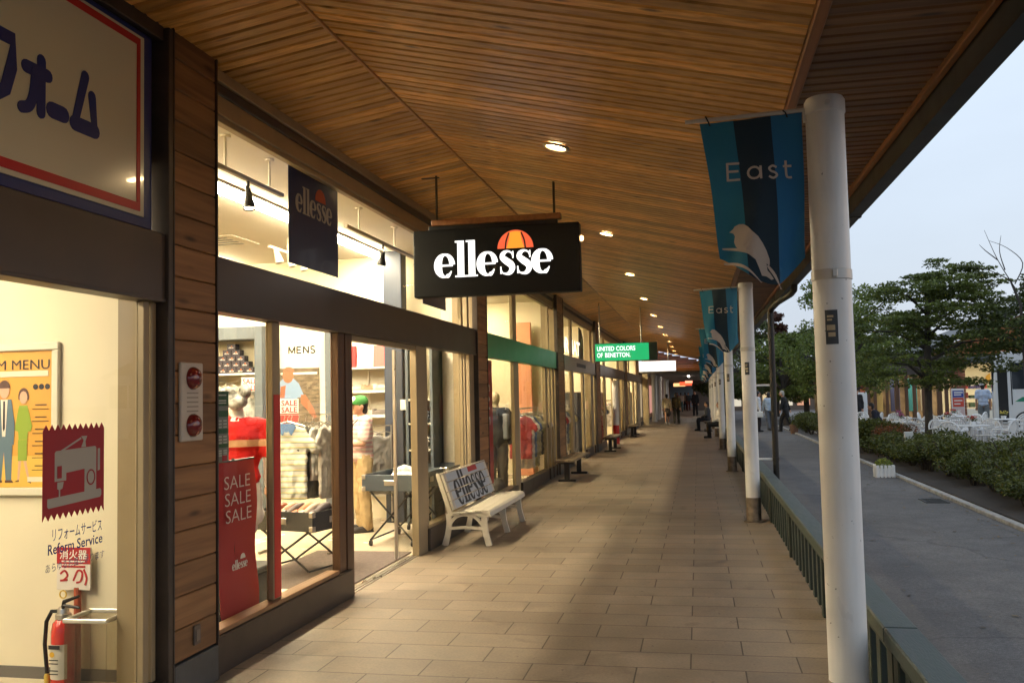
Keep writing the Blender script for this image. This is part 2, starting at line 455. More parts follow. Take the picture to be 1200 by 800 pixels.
def half_ball():
    """half ball above the word: outer, middle panel, seams"""
    outer = arc(0,0,.72,0,180,24)
    mid = [(.36,0)] + [(.36-.14*math.sin(k/8*PI/2), .58*k/8) for k in range(1,9)] + arc(0,0,.66,66,114,6) + [(-.36+.14*math.sin(k/8*PI/2), .58*k/8) for k in range(8,0,-1)] + [(-.36,0)]
    s1 = brush([(.40,0),(.36,.3),(.24,.62)], .06, 4); s2 = brush([(-.40,0),(-.36,.3),(-.24,.62)], .06, 4)
    return outer, mid, s1 + s2
# ------------------------------------------------------------------ camera, render, world
cam = bpy.data.objects.new('camera', bpy.data.cameras.new('camera')); COL.objects.link(cam)
cam.data.sensor_width = 36; cam.data.lens = 32.1; cam.data.clip_start = .05; cam.data.clip_end = 3000
cr_, cu_, cf_ = Vector((.980,.199,-.022)).normalized(), None, Vector((-.198,.978,.060)).normalized()
cr_ = (cr_ - cf_*cr_.dot(cf_)).normalized(); cu_ = cr_.cross(cf_)
cam.matrix_world = Matrix(((cr_.x,cu_.x,-cf_.x,0),(cr_.y,cu_.y,-cf_.y,0),(cr_.z,cu_.z,-cf_.z,1.65),(0,0,0,1)))
SC.camera = cam
SC.view_settings.view_transform = 'Standard'; SC.view_settings.look = 'None'; SC.view_settings.exposure = .12; SC.view_settings.gamma = 1
SC.view_settings.use_curve_mapping = False
SC.cycles.use_denoising = True
try: SC.cycles.denoiser = 'OPENIMAGEDENOISE'
except Exception: pass
SC.cycles.max_bounces = 8; SC.cycles.diffuse_bounces = 4; SC.cycles.glossy_bounces = 3; SC.cycles.transparent_max_bounces = 32
SC.cycles.sample_clamp_indirect = 4; SC.cycles.caustics_reflective = False; SC.cycles.caustics_refractive = False
SC.cycles.use_light_tree = True

W = bpy.data.worlds.new('World'); SC.world = W; W.use_nodes = True
nt = W.node_tree; nt.nodes.clear(); N = nt.nodes.new; L = nt.links.new
o = N('ShaderNodeOutputWorld'); ad = N('ShaderNodeAddShader'); b1 = N('ShaderNodeBackground'); b2 = N('ShaderNodeBackground')
sky = N('ShaderNodeTexSky'); sky.sky_type = 'NISHITA'; sky.sun_disc = False
sky.sun_elevation = rad(3); sky.sun_rotation = rad(75); sky.dust_density = 2.
b1.inputs['Strength'].default_value = .05; L(sky.outputs['Color'], b1.inputs['Color'])
# cloud cover at dusk: brighter overhead, soft blotches
tc = N('ShaderNodeTexCoord'); sp = N('ShaderNodeSeparateXYZ'); L(tc.outputs['Generated'], sp.inputs[0])
cn = N('ShaderNodeTexNoise'); cn.inputs['Scale'].default_value = 2.2; cn.inputs['Detail'].default_value = 5
mpw = N('ShaderNodeMapping'); mpw.inputs['Scale'].default_value = (1,1,3); L(tc.outputs['Generated'], mpw.inputs['Vector']); L(mpw.outputs['Vector'], cn.inputs['Vector'])
ra = N('ShaderNodeValToRGB'); ra.color_ramp.elements[0].color = (.52,.60,.73,1); ra.color_ramp.elements[0].position = .0
ra.color_ramp.elements[1].color = (.70,.82,.98,1); ra.color_ramp.elements[1].position = .6
L(sp.outputs[2], ra.inputs['Fac'])
mr = N('ShaderNodeMapRange'); mr.inputs['From Min'].default_value = .3; mr.inputs['From Max'].default_value = .7; mr.inputs['To Min'].default_value = .93; mr.inputs['To Max'].default_value = 1.06
L(cn.outputs['Fac'], mr.inputs['Value'])
vm = N('ShaderNodeVectorMath'); vm.operation = 'SCALE'; L(ra.outputs['Color'], vm.inputs[0]); L(mr.outputs['Result'], vm.inputs['Scale'])
L(vm.outputs['Vector'], b2.inputs['Color']); b2.inputs['Strength'].default_value = 1.
L(b1.outputs[0], ad.inputs[0]); L(b2.outputs[0], ad.inputs[1]); L(ad.outputs[0], o.inputs['Surface'])

sl = bpy.data.lights.new('sun', 'SUN'); sl.energy = .12; sl.angle = rad(20); sl.color = (1,.93,.85)
so = bpy.data.objects.new('sun', sl); COL.objects.link(so); so.rotation_euler = (rad(60), 0, rad(105)); so.location = (30,-10,20)

# ------------------------------------------------------------------ palette
m_floor = floormat(); m_asph = asphalt()
m_soil = M('dark_soil', (.03,.022,.016), .95, var=.5, vs=9, bump=.8, bs=25)
m_kerb = M('kerb_stone', (.30,.29,.27), .85, var=.3, vs=7, bump=.3)
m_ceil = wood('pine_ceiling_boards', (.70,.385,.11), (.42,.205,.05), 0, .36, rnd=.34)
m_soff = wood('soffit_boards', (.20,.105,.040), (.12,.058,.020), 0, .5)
m_batt = wood('batten_timber', (.30,.13,.045), (.19,.075,.024), 1, .45, False)
m_ridge = wood('ridge_timber', (.50,.25,.07), (.34,.15,.04), 1, .4, False)
m_bulk = wood('bulkhead_boards', (.46,.17,.05), (.33,.11,.03), 0, .45)
m_clad = wood('wall_cladding_boards', (.30,.155,.062), (.18,.088,.035), 1, .55)
m_dark = M('dark_bronze_metal', (.062,.048,.038), .42, .35, var=.25, vs=6)
m_head = M('brown_header_panel', (.085,.066,.052), .38, .2, var=.12, vs=3)
m_steel = M('grey_steel_plinth', (.10,.105,.105), .5, .4, var=.2, vs=8)
m_cream = M('cream_frame_paint', (.36,.28,.165), .4, .2, var=.10); m_lining = M('dark_cream_lining', (.30,.225,.12), .5, var=.1)
m_jamb = wood('jamb_timber', (.115,.058,.028), (.07,.034,.017), 2, .4, False)
m_wall = M('cream_plaster', (.80,.71,.50), .8, var=.04, vs=2)
m_wallw = M('pale_plaster', (.82,.76,.62), .8, var=.04, vs=2)
m_shopfl = M('shop_floor_tiles', (.66,.57,.42), .25, var=.06, vs=2)
m_mat = M('entrance_matting', (.13,.10,.085), .95, var=.25, vs=30, bump=.6, bs=120)
m_black = M('black_metal', (.012,.012,.012), .4, .4)
m_fasc = M('dark_gutter_metal', (.022,.020,.018), .45, .3, var=.2)
m_white = grimy('white_paint', (.76,.74,.70))
m_whitep = M('white_plastic', (.78,.78,.77), .35, var=.03)
m_green = M('green_stained_timber', (.011,.020,.015), .6, var=.35, vs=7, bump=.25, bs=30, stretch=(3,.4,3))
m_glass = glassmat('window_glass', k=.32); m_glassu = glassmat('upper_window_glass', k=.04); m_glass2 = glassmat('side_window_glass', (.96,.96,.93), .30)
m_chrome = M('brushed_metal', (.62,.58,.52), .3, .9, var=.1)
m_navy = M('navy_paint', (.022,.032,.055), .45, var=.1)
m_grey = M('slate_grey_laminate', (.10,.12,.14), .5, var=.08)
m_red = M('red_vinyl', (.42,.018,.022), .45, var=.05)
m_redd = M('dark_red_vinyl', (.36,.012,.018), .5, var=.04)
m_tube = EM('tube_light', (1,.85,.60), 128.)
m_tubef = EM('far_shop_tube_light', (1,.84,.56), 150.)
m_tubes = EM('shop_tube_light', (1,.87,.65), 88.)
m_lamp = EM('downlight_lamp', (1,.70,.34), 75.)
m_spot = EM('spot_lamp', (1,.82,.52), 60.)
m_ink = M('navy_print', (.012,.030,.19), .45)
m_black2 = M('black_print', (.012,.012,.014), .5)
m_wprint = M('white_print', (.80,.78,.72), .5)

# ------------------------------------------------------------------ ground, road, walkway
def grid_sheet(x0,x1,y0,y1,z):
    return MB().add([(x0,y0,z),(x1,y0,z),(x1,y1,z),(x0,y1,z)], [(0,1,2,3)])
struct(grid_sheet(-900,1200,-600,1500,-.10).build('ground', m_asph))
struct(B(-3.02,.96,-4,130,-.09,0).build('walkway_floor', m_floor))
struct(B(-12,-3.022,-4,4.86,-.09,.0).build('shop_floor', M('shop_floor_grey', (.30,.26,.19), .5, var=.08)))
struct(B(-12,-3.022,4.864,49,-.09,.0).build('shop_floor', m_shopfl))
struct(B(3.86,8.55,6,20.4,-.12,-.03).box(3.86,5.0,20.4,30,-.12,-.03).build('planting_bed', m_soil))
kb = MB()
y = 5.9
while y < 46:
    kb.val = R.random(); kb.box(3.75,3.855,y,y+.995,-.12,-.045,.01); y += 1.0
struct(kb.build('kerb_strip', m_kerb))
struct(B(8.56,60,6,20.4,-.12,-.05).box(5.01,60,20.4,30,-.12,-.05).box(4.5,60,30.0,75,-.12,-.05).build('plaza_pavement', M('plaza_paving', (.20,.185,.175), .85, var=.2, vs=2, bump=.2)))

# ------------------------------------------------------------------ arcade roof
roof = thing('arcade_roof', 'board clad arcade roof running along the shops with ridge, soffit and dark gutter', 'roof', (-.8,0,3.2))
XW, ZW, XR, ZR, XC, ZC, XE = -2.9, 3.78, -2.13, 3.90, .57, 3.255, 1.27
def slope_boards(xa, za, xb, zb, y0, y1, p, drop=.02):
    mb = MB(); y = y0; dx, dz = xb-xa, zb-za; l = math.hypot(dx,dz); nx, nz = dz/l, -dx/l
    if nz > 0: nx, nz = -nx, -nz
    while y < y1:
        mb.val = R.random()
        g = .0065; c = .010; a, b = y+g, y+p-g
        prof = [(a,0.), (a,drop-c), (a+c,drop), (b-c,drop), (b,drop-c), (b,0.)]
        vs = [(xa+nx*h, yy, za+nz*h) for yy, h in prof] + [(xb+nx*h, yy, zb+nz*h) for yy, h in prof]
        mb.add(vs, [(i,i+6,i+7,i+1) for i in range(5)] + [(0,1,2,3,4,5),(6,11,10,9,8,7)])
        y += p
    return mb
slope_boards(XW-.1,ZW-.016+.02,XR-.012,ZR+.02,-4,49,.112).build('ceiling_slope', m_ceil, roof, True)
slope_boards(XR+.012,ZR+.02,XC-.03,ZC+.03,-4,49,.112).build('ceiling_slope', m_ceil, roof, True)
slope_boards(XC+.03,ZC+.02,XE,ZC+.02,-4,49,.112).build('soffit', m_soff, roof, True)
B(XR-.011,XR+.011,-4,49,ZR-.014,ZR+.03,.004).build('ridge_batten', m_ridge, roof, True)
B(XC-.029,XC+.029,-4,49,ZC-.012,ZC+.05,.006).build('edge_batten', m_batt, roof, True)
B(XE-.03,XE+.008,-4,49,ZC-.035,ZC+.03,.004).build('edge_batten', m_batt, roof, True)
# hollow gutter
gm = MB(); gp = [(1.282,3.30),(1.282,3.09),(1.385,3.09),(1.385,3.30),(1.37,3.30),(1.37,3.105),(1.297,3.105),(1.297,3.30)]
gm.prism([(a,b) for a,b in gp], (0,49.3,0), (1,0,0), (0,0,1), 53.3)
for yy in (0.6,8.05,15.6,23.1): gm.box(1.276,1.391,yy-.04,yy+.04,3.084,3.306,.003)
gm.build('gutter', m_fasc, roof, True)
rm = MB()
rm.prism([(-9,3.95),(-2.95,3.93),(-2.1,4.05),(1.32,3.38),(1.32,3.44),(-2.1,4.13),(-9,4.4)], (0,49.3,0), (1,0,0), (0,0,1), 53.3)
rm.build('roof_deck', m_fasc, roof, True)
bk = MB(); z = 2.80
while z < 3.86:
    bk.val = R.random()
    xr = XC if z+.1 > ZC else 1.27
    xr = min(1.27, XR + (ZR - (z+.1))/.2385) if z+.1 > ZC else 1.27
    bk.box(-2.9,max(xr,-2.0),49.0,49.04,z,z+.096,.004); z += .1
bk.build('bulkhead', m_bulk, roof, True)
B(-2.9,1.27,49.0,49.2,2.70,2.795,.01).build('bulkhead_beam', m_dark, roof, True)

# downlights
ring_p = [(.105,-.004),(.105,-.012),(.082,-.012),(.080,.028),(.076,.028),(.076,-.003)]
dl = thing('ceiling_downlight', 'x', 'downlight')
rm_ = MB(); n = 24
rm_.lathe([(.11,.0),(.11,-.010),(.104,-.016),(.084,-.016),(.078,-.004),(.078,.0)], n=n); rm_.build('trim_ring', M('downlight_trim', (.5,.42,.3), .35, .5), dl, smooth=True)
MB().lathe([(.077,.0),(.077,-.006)], n=n).build('lamp_disc', m_lamp, dl)
ordn = ['first','second','third','fourth','fifth','sixth','seventh','eighth','ninth','tenth','eleventh','twelfth','thirteenth','fourteenth','fifteenth','sixteenth']
tilt = -math.atan(.2385)
dys = [7.14,11.24,15.22,19.27,23.5,27.7,31.7,35.8,39.9,43.9,47.6]
for i, yy in enumerate([3.1,-1.0]+dys):
    zz = ZR - .2385*(-1.05-XR) - .004
    d = dl if i == 0 else dup(dl)
    d.location = (-1.05, yy, zz); d.rotation_euler = (0, -tilt, 0)
    k = i-2
    d['label'] = (['round ceiling downlight almost overhead, before the first visible one','round ceiling downlight just behind the viewer'][i] if i < 2 else
                  'round warm ceiling downlight, %s in the row counted away from the viewer' % ordn[k])
    d['group'] = 'downlights in the arcade ceiling'

# downpipe beside the second column
dp = thing('rain_downpipe', 'dark rainwater downpipe beside the second white column with a bent top', 'downpipe', (1.1,14.2,-.1))
pm = MB(); pm.tube([(1.33,12.9,3.10),(1.33,12.95,3.02),(1.30,13.1,2.98),(1.16,13.9,2.93),(1.12,14.12,2.90),(1.10,14.2,2.82),(1.10,14.2,2.5)], .045, 12)
pm.tube([(1.10,14.2,2.6),(1.10,14.2,-.09)], .045, 14); pm.build('pipe', m_fasc, dp, True, True)
bm_ = MB(); bm_.box(.70,1.06,14.19,14.22,1.72,1.75,.004).box(.70,1.06,14.19,14.22,.62,.65,.004); bm_.build('bracket_arm', m_whitep, dp, True)
cm_ = MB(); 
for zz in (1.735,.635,2.5): cm_.lathe([(.052,-.025),(.052,.025)], (1.1,14.2,zz), 14)
cm_.build('pipe_clip', m_fasc, dp, True)

# ------------------------------------------------------------------ columns, banners, railings
def column(loc, label):
    c = thing('white_column', label, 'column', loc, group='white steel columns along the walkway edge')
    MB().lathe([(.089,.30),(.089,2.965),(.094,2.97),(.094,3.03),(.085,3.045),(.0,3.046)], n=36).build('pole', m_white, c, smooth=True)
    MB().lathe([(.094,0),(.094,.30),(.0905,.304)], n=28).build('boot', m_chrome2, c, smooth=True)
    MB().lathe([(.13,.0),(.13,.012),(.096,.018)], n=28).build('base_flange', m_chrome2, c, smooth=True)
    r = MB(); r.lathe([(.0895,2.165),(.0935,2.168),(.0935,2.212),(.0895,2.215)], n=36); r.box(-.012,.012,-.112,-.088,2.172,2.208,.003); r.build('clamp_ring', m_white2, c, smooth=True)
    h = MB(); h.box(-.10,-.085,-.015,.015,2.94,3.0,.003); h.lathe([(.012,-.11),(.012,.11)], (0,0,3.0), 8, 'y'); h.build('banner_bracket', m_white2, c)
    s = MB()
    for k in range(6):
        a0 = rad(238 + k*6); a1 = rad(244 + k*6); q = .0905
        s.add([(q*math.cos(a0),q*math.sin(a0),1.86),(q*math.cos(a1),q*math.sin(a1),1.86),(q*math.cos(a1),q*math.sin(a1),2.02),(q*math.cos(a0),q*math.sin(a0),2.02)], [(0,1,2,3)])
    st = s.build('sticker', m_stick, c)
    t = MB()
    for z0, z1, a, b in ((1.985,1.995,244,262),(1.97,1.978,244,258),(1.895,1.915,246,266),(1.925,1.95,242,266)):
        q = .0915; aa = [rad(a+(b-a)*k/4) for k in range(5)]
        for k in range(4):
            t.add([(q*math.cos(aa[k]),q*math.sin(aa[k]),z0),(q*math.cos(aa[k+1]),q*math.sin(aa[k+1]),z0),(q*math.cos(aa[k+1]),q*math.sin(aa[k+1]),z1),(q*math.cos(aa[k]),q*math.sin(aa[k]),z1)], [(0,1,2,3)])
    t.build('sticker_print', m_stp, st)
    return c
m_chrome2 = M('worn_steel_boot', (.22,.18,.14), .45, .7, var=.35, vs=14)
m_white2 = M('grey_white_bracket', (.52,.50,.46), .4, .2)
m_stick = M('dark_grey_sticker', (.035,.04,.045), .5); m_stp = M('sticker_print_cream', (.45,.36,.22), .5)
m_b1 = M('banner_teal', (.012,.155,.25), .75, var=.06, vs=3); m_b2 = M('banner_navy', (.008,.026,.042), .8, var=.08); m_b3 = M('banner_blue', (.010,.13,.29), .75, var=.06, vs=3)
m_btxt = M('banner_print_cream', (.50,.42,.35), .7)
def banner(loc, label, ph=0., am=1.):
    b = thing('street_banner', label, 'banner', loc, group='blue banners hung from the columns')
    rod = MB(); rod.tube([(-.66,-.0,2.985),(-.09,0,3.0)], .010, 10); rod.build('rod', m_white2, b, smooth=True)
    # cloth: TL(-.59,2.975) TR(-.11,2.99); sways towards the column, pointed foot
    nu, nv = 24, 26; T = .003
    def P(a, t):
        xl = -.59 + .085*t; xr = -.105 - .005*t
        zt = 2.972 + .018*a
        zb = 2.30 - .145*math.sin(min(1,a/.68)*PI/2)**1.3 if a < .68 else 2.155 + .125*((a-.68)/.32)**1.15
        x = xl + (xr-xl)*a + .010*math.sin(5*t+ph)*t
        yv = am*(.026*math.sin(a*7+t*2.0+ph)*(.25+t) + .014*math.sin(a*3-5*t+ph) + .008*math.sin(a*17+t*6+ph*2)*(.3+.7*t)) - .02*t
        return Vector((x, yv, zt + (zb-zt)*t))
    for nm, a0, a1, m in (('cloth_stripe',0,.335,m_b1),('cloth_stripe',.335,.70,m_b2),('cloth_stripe',.70,1,m_b3)):
        mb = MB(); q = max(5, int(nu*(a1-a0)))
        F = [[P(a0+(a1-a0)*i/q, j/nv) for i in range(q+1)] for j in range(nv+1)]
        vs = [p for r in F for p in r] + [p+Vector((0,T,0)) for r in F for p in r]; K = (q+1)*(nv+1); fs = []
        for j in range(nv):
            for i in range(q):
                k = j*(q+1)+i
                fs.append((k,k+q+1,k+q+2,k+1)); fs.append((k+K,k+1+K,k+q+2+K,k+q+1+K))
        for j in range(nv):
            for i in (0,q):
                k = j*(q+1)+i; fs.append((k,k+q+1,k+q+1+K,k+K))
        mb.add(vs, fs); mb.build(nm, m, b, smooth=True, angle=60)
    def onb(x, z):   # cloth point for a front-view position
        lo, hi = 0., 1.; t = .5
        a = .5
        for _ in range(14):
            xl = -.59+.085*t; xr = -.105-.005*t; a = (x-xl)/(xr-xl); a = max(-.02,min(1.02,a))
            zt = 2.972+.018*a
            zb = 2.30 - .145*math.sin(min(1,max(0,a)/.68)*PI/2)**1.3 if a < .68 else 2.155 + .125*((a-.68)/.32)**1.15
            t = (z-zt)/(zb-zt)
        return P(a, t)
    def lay(polys, nm, dy=-.0025):
        mb = MB()
        for i, p in enumerate(polys):
            d = dy - (i % 5)*.00025
            t3 = tessellate_polygon([[Vector((q[0],q[1],0)) for q in p]])
            todo = [[p[k] for k in t] for t in t3]; done = []
            while todo:
                t = todo.pop(); e = [math.dist(t[j], t[(j+1) % 3]) for j in range(3)]; j = e.index(max(e))
                if e[j] < .03: done.append(t); continue
                m = ((t[j][0]+t[(j+1) % 3][0])/2, (t[j][1]+t[(j+1) % 3][1])/2); o3 = t[(j+2) % 3]
                todo += [[t[j], m, o3], [m, t[(j+1) % 3], o3]]
            for t in done:
                Q = [onb(*q) + Vector((0,d,0)) for q in t]
                if (Q[1]-Q[0]).cross(Q[2]-Q[0]).y > 0: Q = Q[::-1]
                mb.add(Q, [(0,1,2)])
        return mb.build(nm, m_btxt, b)
    w = .011
    x0, zz, h = -.468, 2.672, .092
    E_ = brush([(x0,zz),(x0,zz+h)],w,1,False)+brush([(x0,zz+h-.005),(x0+.058,zz+h-.005)],w,1,False)+brush([(x0,zz+h*.52),(x0+.052,zz+h*.52)],w,1,False)+brush([(x0,zz+.005),(x0+.058,zz+.005)],w,1,False)
    A_ = brush(arc(x0+.125,zz+.032,.029,0,360,16),w,1)+brush([(x0+.156,zz+.066),(x0+.156,zz)],w,1,False)
    S_ = brush([(x0+.232,zz+.056),(x0+.214,zz+.064),(x0+.197,zz+.052),(x0+.205,zz+.038),(x0+.224,zz+.03),(x0+.232,zz+.016),(x0+.214,zz+.003),(x0+.194,zz+.012)],w,4)
    T_ = brush([(x0+.276,zz+.088),(x0+.276,zz+.02),(x0+.284,zz+.004),(x0+.302,zz+.004)],w,4)+brush([(x0+.262,zz+.06),(x0+.302,zz+.06)],w,1,False)
    for g_ in (E_, A_, S_, T_): lay(g_, 'banner_lettering')
    # bird on a grass blade (front-view outline)
    s_ = lambda L_: [(-.59 + (px-68)/582*160/230., 2.972 - (py-75)/800*220/230.) for px, py in L_]
    bird = s_([(176,533),(190,522),(196,512),(212,505),(230,508),(245,520),(262,540),(285,562),(303,590),(318,620),(330,655),(331,676),(318,672),(322,700),(332,712),(346,735),(336,738),(318,724),(300,720),(290,690),(276,655),(250,632),(215,612),(202,595),(195,575),(198,552),(192,540)])
    bird = [(x+.0, z) for x, z in bird]
    blades = [crom(s_([(150,598),(200,606),(250,625),(300,655),(330,680)]),4), crom(s_([(155,660),(205,668),(250,695),(298,748)]),4), crom(s_([(322,680),(350,720),(374,775)]),4)]
    lay([bird]+sum([brush(bl,[.004+.010*math.sin(PI*min(1,k/(len(bl)-1)+.12)) for k in range(len(bl))],1) for bl in blades],[]), 'banner_bird')
    tm = MB()
    for a in (.10,.86):
        p = P(a,.02); tm.tube([p+Vector((0,-.004,0)), p+Vector((-.01,-.02,.02)), Vector((p.x-.02,-.012,3.0)), Vector((p.x-.01,.012,2.995)), p+Vector((0,.006,0))], .004, 6)
    tm.build('tie_cord', m_black, b)
    return b
cys = [4.54 + 7.56*k for k in range(7)]
c0 = column((.64,cys[0],0), 'nearest white steel column with a dark sticker, in front of the railing')
b0 = banner((.64,cys[0],0), 'nearest large blue banner reading East with a pale bird, hung from the closest column')
for k, yy in enumerate(cys[1:]):
    dup(c0, (.64,yy,0), label='white steel column on the walkway edge, %s after the nearest one' % ordn[k])
    if k < 3: banner((.64,yy,0), 'blue East banner with a pale bird on the %s column after the nearest one' % ordn[k], 1.7+1.3*k, 1.3).rotation_euler = (0,0,rad(R.uniform(-9,9)))
    else: dup(b0, (.64,yy,0), rad(R.uniform(-9,9)), label='blue East banner with a pale bird on the %s column after the nearest one' % ordn[k])

def railing(y0, y1, label):
    r = thing('timber_railing', label, 'railing', (.875,y0,0), group='dark green timber railings between the columns')
    mb = MB(); mb.val = R.random(); mb.box(.80,.955,y0,y1,.475,.55,.008); mb.build('top_rail', m_railtop, r, True)
    B(.845,.905,y0+.05,y1-.05,.40,.470,.004).build('under_rail', m_green, r, True)
    n = max(1, round((y1-y0)/2.4))
    for k in range(n+1):
        yy = y0+.06+(y1-y0-.12)*k/n
        B(.835,.925,yy-.05,yy+.05,-.095,.472,.006).build('post', m_green, r, True)
    nb = int((y1-y0)/.27)
    for k in range(nb):
        yy = y0+.2+(y1-y0-.4)*k/max(1,nb-1)
        B(.855,.893,yy-.05,yy+.05,-.06,.399,.004).build('baluster', m_green, r, True)
    B(.848,.900,y0+.05,y1-.05,-.095,-.062,.004).build('bottom_rail', m_green, r, True)
    return r
m_railtop = M('weathered_green_rail', (.022,.038,.032), .5, var=.3, vs=9, bump=.3, bs=40, stretch=(4,.5,4))
rl = ['closest dark green timber railing running out of the bottom of the picture', 'dark green timber railing between the nearest and the second column',
      'dark green timber railing between the second and the third column', 'dark green timber railing just beyond the third column', 'dark green timber railing between the fourth and fifth columns']
yy = [-3.0]+cys
for k in range(5):
    railing(yy[k]+.003, yy[k+1]-.003, rl[k])
# ------------------------------------------------------------------ wall piers between the shops
def pier(y0, y1, label, xf=-2.88, depth=.33, trims=True):
    p = thing('wall_pier', label, 'wall pier', (xf-depth/2,(y0+y1)/2,0))
    B(xf-depth,xf-.03,y0+.012,y1-.012,0,3.80).build('core', m_dark, p, True)
    c = MB(); z = .215
    while z < 3.78:
        c.val = R.random(); c.box(xf-.028,xf,y0+.014,y1-.014,z,min(3.79,z+.1755),.006); z += .18
    c.build('cladding', m_clad, p, True)
    B(xf-.03,xf+.012,y0+.008,y1-.008,0,.205,.006).build('plinth', m_steel, p, True)
    if trims:
        for a in (y0, y1-.010): B(xf-.06,xf+.010,a-.002,a+.012,.0,3.80,.002).build('edge_trim', m_dark, p, True)
    B(xf-depth-.01,xf-.062,y0-.002,y0+.010,0.003,3.80).build('side_lining', m_lining, p, True)
    return p
pier(4.63,5.115,'wide wood clad wall pier between the tailoring shop and the sportswear shop')
pier(11.87,12.46,'wood clad wall pier behind the white bench, beside the green header')
pier(19.02,19.95,'dark wood clad wall pier at the far end of the green header')
pier(26.4,27.45,'narrow wood clad wall pier just behind the hanging green sign')
pier(37.1,38.2,'distant wood clad wall pier under the blank white sign')

# alarm plate and outlet on the first pier
al = thing('alarm_panel', 'pale alarm panel with two dark red round lenses on the wood clad pier', 'alarm panel', (-2.879,4.80,1.66))
B(-.001,.022,-.115,.115,-.225,.225,.006).build('plate', M('alarm_plate', (.55,.50,.42), .4), al)
for zz in (.135,-.135):
    MB().lathe([(.066,.0),(.066,.012),(.054,.03),(.03,.04),(.0,.043)], (.0215,0,zz), 24, 'x').build('lens', M('alarm_lens', (.16,.008,.010), .18, coat=.6), al, smooth=True)
pm = MB()
for k in range(5): pm.box(.0215,.0232,-.06,.06,-.058+k*.026,-.050+k*.026)
pm.build('printed_lines', M('alarm_print', (.30,.27,.22), .6), al)
ol = thing('outlet_cover', 'small grey outlet cover low on the wood clad pier', 'outlet', (-2.879,4.87,.325))
B(-.001,.012,-.035,.035,-.055,.055,.004).build('cover', M('outlet_grey', (.09,.07,.055), .5), ol)
B(.0115,.016,-.02,.02,-.035,.03,.003).build('flap', M('outlet_flap', (.16,.13,.10), .5), ol)

# ------------------------------------------------------------------ shopfronts
XG = -2.985   # glass line
def upper_frame(p, y0, y1, m=None, z0=2.565):
    m = m or m_cream
    B(-3.03,-2.93,y0,y1,3.70,3.775,.004).build('head_frame', m, p, True)
    B(-3.00,-2.945,y0,y1,3.63,3.695,.004).build('head_frame', m_dark, p, True)
    B(-3.03,-2.955,y0,y1,3.50,3.625,.006).build('head_frame', m, p, True)
    B(-3.02,-2.962,y0,y1,3.455,3.495,.004).build('head_frame', m_cream, p, True)
def header(p, y0, y1, m, z0=2.215, z1=2.56, xf=-2.895):
    mb = MB(); mb.box(-3.03,xf,y0,y1,z0,z1,.006); mb.box(xf-.02,xf+.006,y0,y1,z0-.001,z0+.018,.002)
    return mb.build('header_band', m, p, True)
def pane(p, y0, y1, z0, z1, x=XG, m=None):
    return B(x-.004,x+.004,y0,y1,z0,z1).build('glass_pane', m or m_glass, p, True)
def mullion(p, y0, y1, z0, z1, m=None, x0=-2.998, x1=-2.945):
    return B(x0,x1,y0,y1,z0,z1,.004).build('mullion', m or m_cream, p, True)
def interior(p, y0, y1, xb, m, ceil=3.66, mc=None):
    B(xb-.1,xb,y0,y1,0,ceil).build('interior_wall', m, p, True)
    B(xb,-3.24,y1-.12,y1,0,ceil).build('interior_wall', m, p, True)
    B(xb,-3.24,y0,y0+.06,0,ceil).build('interior_wall', m, p, True)
    B(xb-.1,-3.035,y0,y1,ceil,ceil+.08).build('shop_ceiling', mc or m_wallw, p, True)

# --- sportswear shop (y 5.12 .. 11.87)
shop = thing('sportswear_shop', 'brightly lit sportswear shop front with tall upper glazing, brown header band and open door', 'shop', (-2.9,8.5,0))
interior(shop, 5.09, 12.36, -9.0, m_wall)
upper_frame(shop, 5.13, 11.86)
header(shop, 5.13, 11.86, m_head)
bb = MB(); bb.box(-3.03,-2.895,5.13,7.37,0.0,.235,.008); bb.build('base_panel', m_dark, shop, True)
B(-3.02,-2.91,5.13,7.10,.237,.268,.004).build('sill', M('bronze_sill', (.26,.15,.08), .35, .4), shop, True)
B(-3.03,-2.895,9.62,11.86,0.0,.24,.008).build('base_panel', m_dark, shop, True)
B(-3.02,-2.91,9.62,11.80,.242,.272,.004).build('sill', m_cream, shop, True)
mullion(shop, 5.13, 5.165, .27, 2.214, m_dark)
mullion(shop, 5.99, 6.11, .27, 2.214, m_cream)
mullion(shop, 7.16, 7.30, .236, 2.214, m_jamb, -3.0, -2.93)
mullion(shop, 7.302, 7.45, .0, 2.214, m_jamb, -3.0, -2.92)
mullion(shop, 9.30, 9.68, .0, 2.214, m_cream, -2.998, -2.925)
mullion(shop, 11.30, 11.35, .273, 2.214, m_cream)
mullion(shop, 11.44, 11.50, .273, 2.214, m_cream)
mullion(shop, 11.62, 11.86, .273, 2.214, m_cream, -2.998, -2.93)
mullion(shop, 11.30, 11.38, 2.565, 3.454, m_cream)
mullion(shop, 11.60, 11.70, 2.565, 3.454, m_cream)
pane(shop, 5.165, 5.99, .27, 2.213); pane(shop, 6.11, 7.16, .27, 2.213); pane(shop, 9.68, 11.30, .27, 2.213); pane(shop, 5.135, 11.30, 2.563, 3.454, m=m_glassu)
B(-2.998,-2.935,7.452,9.298,2.165,2.213,.004).build('door_head', m_cream, shop, True)
# sliding door leaf, open behind the right-hand post
dr = B(-3.10,-3.07,9.02,9.055,.02,2.16,.003).build('sliding_door', m_chrome, shop, True)
B(-3.089,-3.081,9.055,10.3,.03,2.15).build('glass_pane', m_glass, dr, True)
for (x0,x1) in ((-3.045,-3.03),(-3.005,-2.99),(-2.965,-2.945)): B(x0,x1,7.455,9.295,.001,.007).build('threshold_rail', m_chrome, shop, True)
B(-4.15,-3.075,7.40,9.5,.001,.014,.004).build('door_mat_inlay', m_mat, shop, True)
B(-4.1,-3.075,5.25,7.38,.001,.05,.004).build('display_plinth', m_wallw, shop, True)
